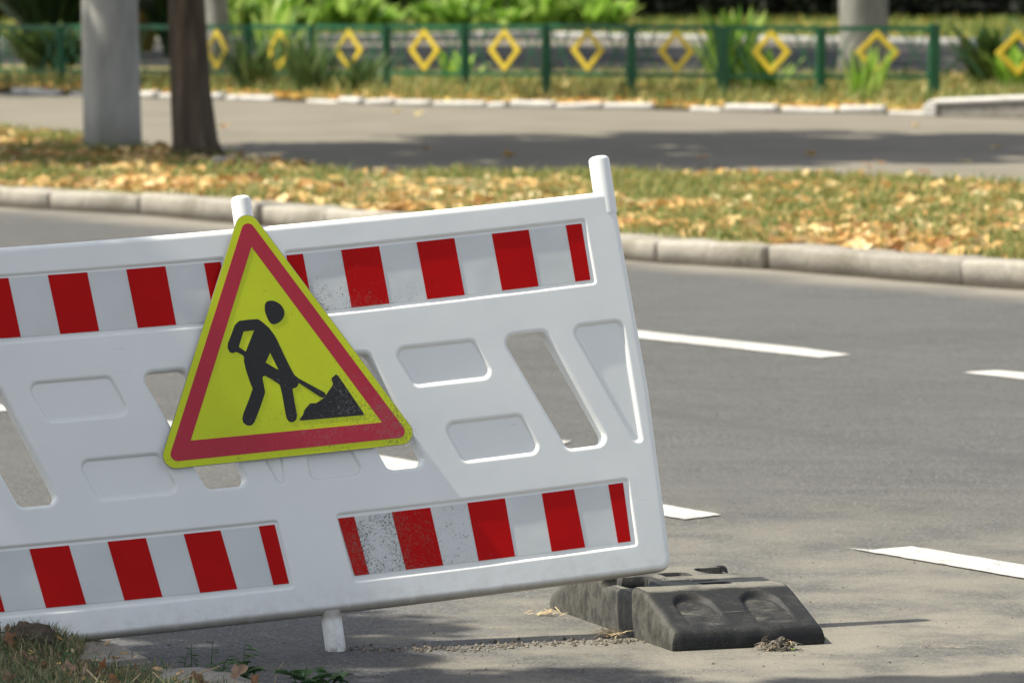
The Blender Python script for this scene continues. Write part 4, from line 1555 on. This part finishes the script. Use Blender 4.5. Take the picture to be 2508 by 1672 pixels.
NX, NY = 108, 210
vs, fs = [], []
for j in range(NY + 1):
    for i in range(NX + 1):
        # cells get finer towards the rim
        x = BW * math.sin((i / NX - .5) * math.pi * .86) / math.sin(.43 * math.pi)
        y = -BL + 2 * BL * j / NY
        vs.append((x, y, foot_h(x, y)))
for j in range(NY):
    for i in range(NX):
        k = j * (NX + 1) + i
        fs.append((k, k + 1, k + NX + 2, k + NX + 1))
rim = [i for i in range(NX + 1)] + [j * (NX + 1) + NX for j in range(1, NY + 1)] + [NY * (NX + 1) + i for i in range(NX - 1, -1, -1)] + [j * (NX + 1) for j in range(NY - 1, 0, -1)]
o0 = len(vs)
for k in rim:
    x, y, z = vs[k]
    vs.append((x * 1.012, y * 1.006, z * .5))
o1 = len(vs)
for k in rim:
    x, y, z = vs[k]
    vs.append((x * 1.006, y * 1.003, .001))
n = len(rim)
for k in range(n):
    k2 = (k + 1) % n
    fs.append((rim[k2], rim[k], o0 + k, o0 + k2))
    fs.append((o0 + k2, o0 + k, o1 + k, o1 + k2))
ob = mobj('rubber_block', vs, fs, MAT['rubber'], foot, smooth=True)


# ================================================================== NEAR VERGE (bottom left)
NEAR = [(-3.2, 14.9), (-1.62, 13.32), (-1.10, 12.74), (-0.90, 12.42), (-0.80, 12.18), (-0.70, 12.02), (-0.58, 11.80), (-0.40, 11.4), (0.2, 9.5), (1.0, 5.0), (1.0, -10), (-30, -10), (-30, 30), (-12, 24)]


def near_z(x, y):
    d = min_edge(x, y)
    m_ = math.exp(-(((x + 1.13) / .10) ** 2 + ((y - 12.30) / .16) ** 2))
    return .028 + .012 * sstep(0, .2, d) + .045 * m_ + .008 * fbm(x * 6, y * 6)


NEAR_E = [Vector(p) for p in NEAR[:9]]


def min_edge(x, y):
    q = Vector((x, y))
    best = 9
    for a, b in zip(NEAR_E, NEAR_E[1:]):
        t = max(0, min(1, (q - a).dot(b - a) / (b - a).length_squared))
        best = min(best, (q - a - (b - a) * t).length)
    return best


# detailed soil patch in view, coarse sheet elsewhere
V, Fc = [], []
gx, gy = 75, 90
idx = {}
NP = [Vector(p) for p in NEAR]
for j in range(gy + 1):
    for i in range(gx + 1):
        x, y = -1.9 + 1.7 * i / gx, 11.3 + 2.0 * j / gy
        d = min_edge(x, y)
        ins = inside((x, y), NP)
        z = near_z(x, y) if ins else -.02
        if ins: z = z * sstep(.02, .09, d) + -.01 * (1 - sstep(.02, .09, d))
        V.append((x, y, z))
for j in range(gy):
    for i in range(gx):
        k = j * (gx + 1) + i
        q = (k, k + 1, k + gx + 2, k + gx + 1)
        if max(V[a][2] for a in q) > -.015: Fc.append(q)
o = mobj('near_verge', V, Fc, MAT['near_soil'], smooth=True)
tag(o, kind='structure')
o = mobj('near_lawn', [(-30, -10, .03), (1.0, -10, .03), (1.0, 5, .03), (.2, 9.5, .03), (-.40, 11.32, .03), (-1.88, 11.32, .03), (-1.88, 13.3, .03), (-3.2, 14.8, .03), (-12, 24, .03), (-30, 30, .03)],
         [list(range(10))], MAT['near_soil'])
tag(o, kind='structure')

nk = empty('near_kerb', (-.9, 12.3, 0))
tag(nk, 'sunken rough concrete kerb stones at the near road edge', kind='structure')


def slab(name, pts, ztop, seed):
    """flat worn slab from a plan outline"""
    bm = bmesh.new()
    L = roundpoly(pts, .03, 4)
    f = bm.faces.new([bm.verts.new((p.x + .9, p.y - 12.3, -.02)) for p in L])
    r = bmesh.ops.extrude_face_region(bm, geom=[f])
    tv = [e for e in r['geom'] if isinstance(e, bmesh.types.BMVert)]
    for v in tv: v.co.z = ztop + .006 * mnoise.noise(v.co * 9)
    es = [e for e in bm.edges if all(v in tv for v in e.verts)]
    bmesh.ops.bevel(bm, geom=es, offset=.010, segments=2, affect='EDGES')
    bmesh.ops.recalc_face_normals(bm, faces=bm.faces)
    for v in bm.verts:
        q = mnoise.noise_vector(v.co * 14 + Vector((seed, 0, 0)))
        v.co += q * .004
    return bmobj(name, bm, MAT['near_concrete'], nk)


slab('stone', [(-1.66, 13.30), (-1.08, 12.69), (-.92, 12.42), (-.83, 12.20), (-.93, 12.08), (-1.05, 12.22), (-1.20, 12.50), (-1.80, 13.12)], .045, 3)
slab('stone', [(-.82, 12.00), (-.72, 12.03), (-.64, 11.98), (-.56, 11.80), (-.40, 11.42), (-.58, 11.36), (-.80, 11.75)], .046, 8)

# clod of soil the panel's low corner rests on
bm = bmesh.new()
bmesh.ops.create_icosphere(bm, subdivisions=4, radius=1)
for v in bm.verts:
    d = v.co.normalized()
    r = 1 + .25 * fbm(d.x * 2, d.y * 2, d.z * 2) + .10 * fbm(d.x * 7, d.y * 7, d.z * 7)
    v.co = Vector((d.x * .062 * r, d.y * .06 * r, d.z * .045 * r))
o = bmobj('soil_clod', bm, MAT['near_soil'], None, smooth=True, loc=(-1.125, 12.27, .072))
tag(o, 'dark clod of dry soil under the low left corner of the barrier', 'soil')


def near_pt(rg, want=None):
    for _ in range(80):
        x, y = rg.uniform(-1.32, -.35), rg.uniform(11.55, 12.62)
        if not inside((x, y), NP): continue
        d = min_edge(x, y)
        if d < .03: continue
        if want and not want(x, y, d, rg): continue
        return Vector((x, y, near_z(x, y) - .004))
    return None


def tuft(x, y, d, rg):
    on_slab1 = -1.0 < x < -.80 and y > 12.1
    on_slab2 = -.78 < x < -.58 and y > 11.80
    if on_slab1 or on_slab2: return rg.random() < .04
    k = fbm(x * 7, y * 7, 3)
    return rg.random() < max(.06, min(1, .42 + k * .9 + (.3 if x < -1 else 0)))


def curved_blades(name, n, sampler, h, w, mat, label, seed, lean=.6):
    rg = random.Random(seed)
    V, Fc = [], []
    for _ in range(n):
        c = sampler(rg)
        if c is None: continue
        a = rg.uniform(0, 2 * math.pi)
        d = Vector((math.cos(a), math.sin(a), 0))
        s = Vector((-d.y, d.x, 0))
        hh, l, ww = h * rg.uniform(.35, 1.25), h * lean * rg.uniform(.1, 1.4), w * rg.uniform(.6, 1.3)
        i0 = len(V)
        for k in range(5):
            q = k / 4
            p = c + d * (l * q ** 1.6) + Vector((0, 0, hh * (q * 1.3 - .35 * q * q)))
            wk = ww * (1 - q ** 2) * .5
            V += [p - s * wk, p + s * wk]
        for k in range(4):
            j = i0 + 2 * k
            Fc.append((j, j + 1, j + 3, j + 2))
    o = mobj(name, V, Fc, mat, smooth=True)
    return tag(o, label, 'grass', kind='stuff')


curved_blades('near_grass', 4600, lambda r_: near_pt(r_, tuft), .038, .0032, MAT['near_grass'], 'short patchy grass at the near road edge', 31, 1.1)
curved_blades('dry_thatch', 2600, lambda r_: near_pt(r_, lambda x, y, d, g: x < -.98 and g.random() < .8 or g.random() < .2), .02, .002, MAT['straw'], 'dry grass thatch on the soil by the near road edge', 32, 1.8)

# individual brown leaves in the foreground
near_leaves = [(-1.165, 12.21, .085, (.9, .3, .4), 'large pale brown leaf standing against the soil clod at the left edge'),
               (-1.178, 12.30, .095, (1.1, .2, 1.0), 'upright orange-brown leaf beside the soil clod'),
               (-1.105, 12.06, .062, (.5, -.2, 2.0), 'brown leaf lying right of the soil clod foot'),
               (-1.117, 11.77, .060, (.8, .5, 3.0), 'dark red-brown leaf in the bottom left corner'),
               (-1.013, 11.93, .058, (.6, .1, .2), 'pinkish brown leaf in the grass left of the kerb stone'),
               (-.968, 11.87, .055, (.7, -.3, 5.0), 'pinkish brown curled leaf at the foot of the kerb stone'),
               (-.928, 11.95, .058, (.9, .2, 4.1), 'dark brown leaf leaning before the kerb stone'),
               (-.853, 11.93, .058, (1.3, .0, 1.5), 'upright narrow brown leaf before the kerb stone end'),
               (-1.053, 11.98, .055, (.3, .2, 2.6), 'flat reddish leaf in the grass at the left'),
               (-.893, 11.77, .052, (.6, .4, .9), 'yellowish leaf at the bottom edge left of the straw stalk'),
               (-.618, 11.84, .055, (.5, -.5, .3), 'orange-brown leaf lying on the second kerb stone'),
               (-.578, 11.74, .050, (1.0, .6, 1.2), 'grey-brown leaf at the outer end of the second kerb stone'),
               (-.690, 11.74, .055, (.7, .1, 2.2), 'dark orange leaf at the bottom edge under the straw stalk'),
               (-1.20, 12.30, .09, (.7, .1, 2.9), 'reddish leaf cut by the left edge of view')]
for i, (x, y, z, rot, lb) in enumerate(near_leaves):
    v, f = leaf_shape(rnd.uniform(.040, .066), 40 + i, rnd.uniform(.5, 1.1))
    o = mobj('fallen_leaf', v, f, MAT['brown_leaf'], None, smooth=True, loc=(x, y, z))
    o.rotation_euler = rot
    tag(o, lb, 'leaf', 'brown leaves at the near road edge')


litter('leaf_scraps', 90, lambda r_: (lambda p: p and p + Vector((0, 0, .012 * r_.random())))(near_pt(r_, lambda x, y, d, g: g.random() < .6)), .020, MAT['litter'], 'scraps of dry leaves among the near grass', 33)

# weeds ---------------------------------------------------------------------
def weed(name, loc, stems, label, seed, leafw=.022, leafl=.045, nleaf=6, mat='weed_leaf'):
    rg = random.Random(seed)
    t = empty(name, loc)
    LV, LF = [], []
    for (dx, dy, h, bend) in stems:
        pts = [Vector((dx * .3 + bend * q * q, dy * .3, h * q)) for q in (0, .25, .5, .75, 1)]
        v, f = tube_mesh(pts, [.0016, .0014, .0012, .0010, .0006], 5)
        mobj('stem', v, f, MAT[mat], t)
        for k in range(nleaf):
            q = .12 + .85 * (k + rg.random() * .5) / nleaf
            p = Vector((dx * .3 + bend * q * q, dy * .3, h * q))
            a = rg.uniform(0, 6.28)
            d = Vector((math.cos(a), math.sin(a), rg.uniform(-.25, .6))).normalized()
            s = d.cross(Vector((0, 0, 1))).normalized()
            nn = s.cross(d)
            L, Wd = leafl * rg.uniform(.5, 1.15), leafw * rg.uniform(.6, 1.1)
            i = len(LV)
            LV += [p, p + d * L * .35 + s * Wd * .5 + nn * L * .08, p + d * L * .35 - nn * L * .04, p + d * L * .35 - s * Wd * .5 + nn * L * .08,
                   p + d * L * .75 + s * Wd * .38 + nn * L * .02, p + d * L * .75 - nn * L * .08, p + d * L * .75 - s * Wd * .38 + nn * L * .02, p + d * L - nn * L * .2]
            LF += [(i, i + 2, i + 1), (i, i + 3, i + 2), (i + 1, i + 2, i + 5, i + 4), (i + 2, i + 3, i + 6, i + 5), (i + 4, i + 5, i + 7), (i + 5, i + 6, i + 7)]
    mobj('leaves', LV, LF, MAT[mat], t, smooth=True)
    return tag(t, label, 'plant')


weed('weed', (-.735, 12.08, .02), [(0, 0, .075, .0), (.05, 0, .055, -.02), (-.06, .02, .06, .01)], 'thin weed with upright stems behind the second kerb stone', 1, .010, .022, 5)
weed('weed', (-.690, 12.08, .02), [(0, 0, .085, .005), (.08, 0, .05, .02)], 'weed with a tall bare tip beside the second kerb stone', 2, .011, .026, 6)
weed('weed', (-.612, 11.98, .015), [(0, 0, .10, .005), (.05, 0, .065, -.035), (-.08, 0, .05, -.05), (.02, .02, .045, .03)], 'leafy weed with a long upright stem right of the kerb stones', 3, .017, .040, 8)
weed('weed', (-.475, 11.95, .0), [(-.03, 0, .055, -.03), (0, 0, .06, .01), (.1, 0, .05, .03), (.16, 0, .055, .05), (.05, .03, .035, -.02), (.2, 0, .04, .02)], 'broad-leaved green weed growing at the road edge before the barrier foot post', 4, .032, .054, 6)
weed('weed', (-1.03, 12.02, .04), [(0, 0, .05, .01), (.05, 0, .04, -.01)], 'small two-stemmed weed left of the kerb stone', 5, .012, .03, 4)
weed('weed', (-1.195, 12.28, .10), [(0, 0, .085, .0), (-.03, 0, .06, -.012)], 'budding weed at the left edge in front of the barrier', 6, .010, .018, 4)
weed('weed', (-1.085, 12.27, .085), [(0, 0, .03, .0), (.02, 0, .034, .012)], 'tiny weed with two upright leaves on the soil clod', 7, .008, .024, 2)
weed('weed', (-.545, 12.1, .0), [(0, 0, .05, .02)], 'dry wispy seedling between the weeds and the barrier post', 8, .004, .012, 4, 'straw')
# straw stalks in the foreground
for k, (p, q, lb) in enumerate([((-.775, 11.70, .045), (-.655, 11.80, .082), 'thick dry straw stalk slanting over the second kerb stone'),
                                ((-.745, 11.66, .03), (-.80, 11.75, .075), 'short pale stalk crossing below the slanting straw'),
                                ((-.905, 11.70, .04), (-.955, 11.82, .072), 'pale dry stalk in the grass at the bottom edge'),
                                ((-.86, 11.66, .04), (-.83, 11.77, .07), 'bent yellow stalk left of the slanting straw')]):
    p, q = Vector(p), Vector(q)
    v, f = tube_mesh([p, p.lerp(q, .5) + Vector((0, 0, .004)), q], [.0028, .0024, .0016], 6)
    tag(mobj('straw_stalk', v, f, MAT['straw'], None, smooth=True), lb, 'straw')


# ------------------------------------------------------------------ dirt on the road
def crumbs(name, n, sampler, smin, smax, label, seed):
    rg = random.Random(seed)
    V, Fc = [], []
    for _ in range(n):
        x, y = sampler(rg)
        s = smin + (smax - smin) * rg.random() ** 3
        i = len(V)
        for d in ((1, 0, .1), (-.2, .95, .2), (-.9, -.1, .1), (.1, -.9, .15), (0.1, .1, .95), (0, 0, -.2)):
            V.append(Vector((x, y, s * .15)) + Vector([d[k] * s * rg.uniform(.6, 1.1) for k in range(3)]))
        for k in range(4):
            Fc += [(i + k, i + (k + 1) % 4, i + 4), (i + (k + 1) % 4, i + k, i + 5)]
    return tag(mobj(name, V, Fc, MAT['mud']), label, 'dirt', kind='stuff')


def crumb_line(rg):
    t = rg.random() ** .9
    x = -.40 + .72 * t
    y = 12.66 + .14 * t + .03 * math.sin(x * 9) + rg.gauss(0, .035)
    return x, y


crumbs('dirt_crumbs', 650, crumb_line, .0012, .009, 'line of dry mud crumbs on the road between the post and the rubber foot', 41)
crumbs('grit', 500, lambda g: (g.uniform(-1.0, 1.35), 12.2 + g.random() ** 2 * 2.6), .001, .005, 'scattered grit on the near road surface', 42)


def strand_pile(name, loc, n, rx, ry, h, mats, label, seed, cat, L=.05):
    rg = random.Random(seed)
    t = empty(name, loc)
    for mt, share_ in mats:
        V, Fc = [], []
        for _ in range(int(n * share_)):
            c = Vector((rg.gauss(0, rx), rg.gauss(0, ry), abs(rg.gauss(0, h)) + .003))
            a = rg.gauss(.3, .9)
            d = Vector((math.cos(a), math.sin(a), rg.gauss(0, .22))) * L * rg.uniform(.3, 1) * .5
            s = Vector((-d.y, d.x, .3 * d.length)).normalized() * .0016
            mid = c + Vector((0, 0, .006 * rg.random()))
            i = len(V)
            V += [c - d - s, c - d + s, mid + s, mid - s, c + d]
            Fc += [(i, i + 1, i + 2, i + 3), (i + 3, i + 2, i + 4)]
        mobj('strands', V, Fc, MAT[mt], t)
    return tag(t, label, cat)


strand_pile('straw_tuft', (.235, 12.90, 0), 70, .020, .025, .006, [('straw', 1)], 'tuft of dry straw at the left side of the rubber foot', 51, 'straw')
strand_pile('straw_tuft', (.085, 13.30, 0), 26, .022, .018, .004, [('straw', 1)], 'small bits of straw at the far end of the rubber foot', 52, 'straw', .04)
dc = strand_pile('dead_plant', (.640, 12.665, 0), 120, .026, .015, .008, [('mud', .85), ('straw', .08)], 'clump of dead grey plant matter in front of the rubber foot', 53, 'plant debris', .05)
for k, (dx, dz, rr) in enumerate([(0, .015, (.6, .2, .3)), (.03, .012, (.4, -.5, 2)), (-.035, .018, (1.1, .4, 1))]):
    v, f = leaf_shape(.045, 70 + k, 1.2, False)
    o = mobj('dead_leaf', v, f, MAT['mud'], dc, smooth=True, loc=(dx, 0, dz))
    o.rotation_euler = rr
v, f = leaf_shape(.014, 77, .6, False)
o = mobj('green_leaf', v, f, MAT['bright_leaf'], dc, smooth=True, loc=(.032, -.03, .006))
strand_pile('twig_bits', (1.02, 12.70, 0), 14, .06, .008, .002, [('mud', 1)], 'few thin dark twigs on the road right of the rubber foot', 54, 'twigs', .06)
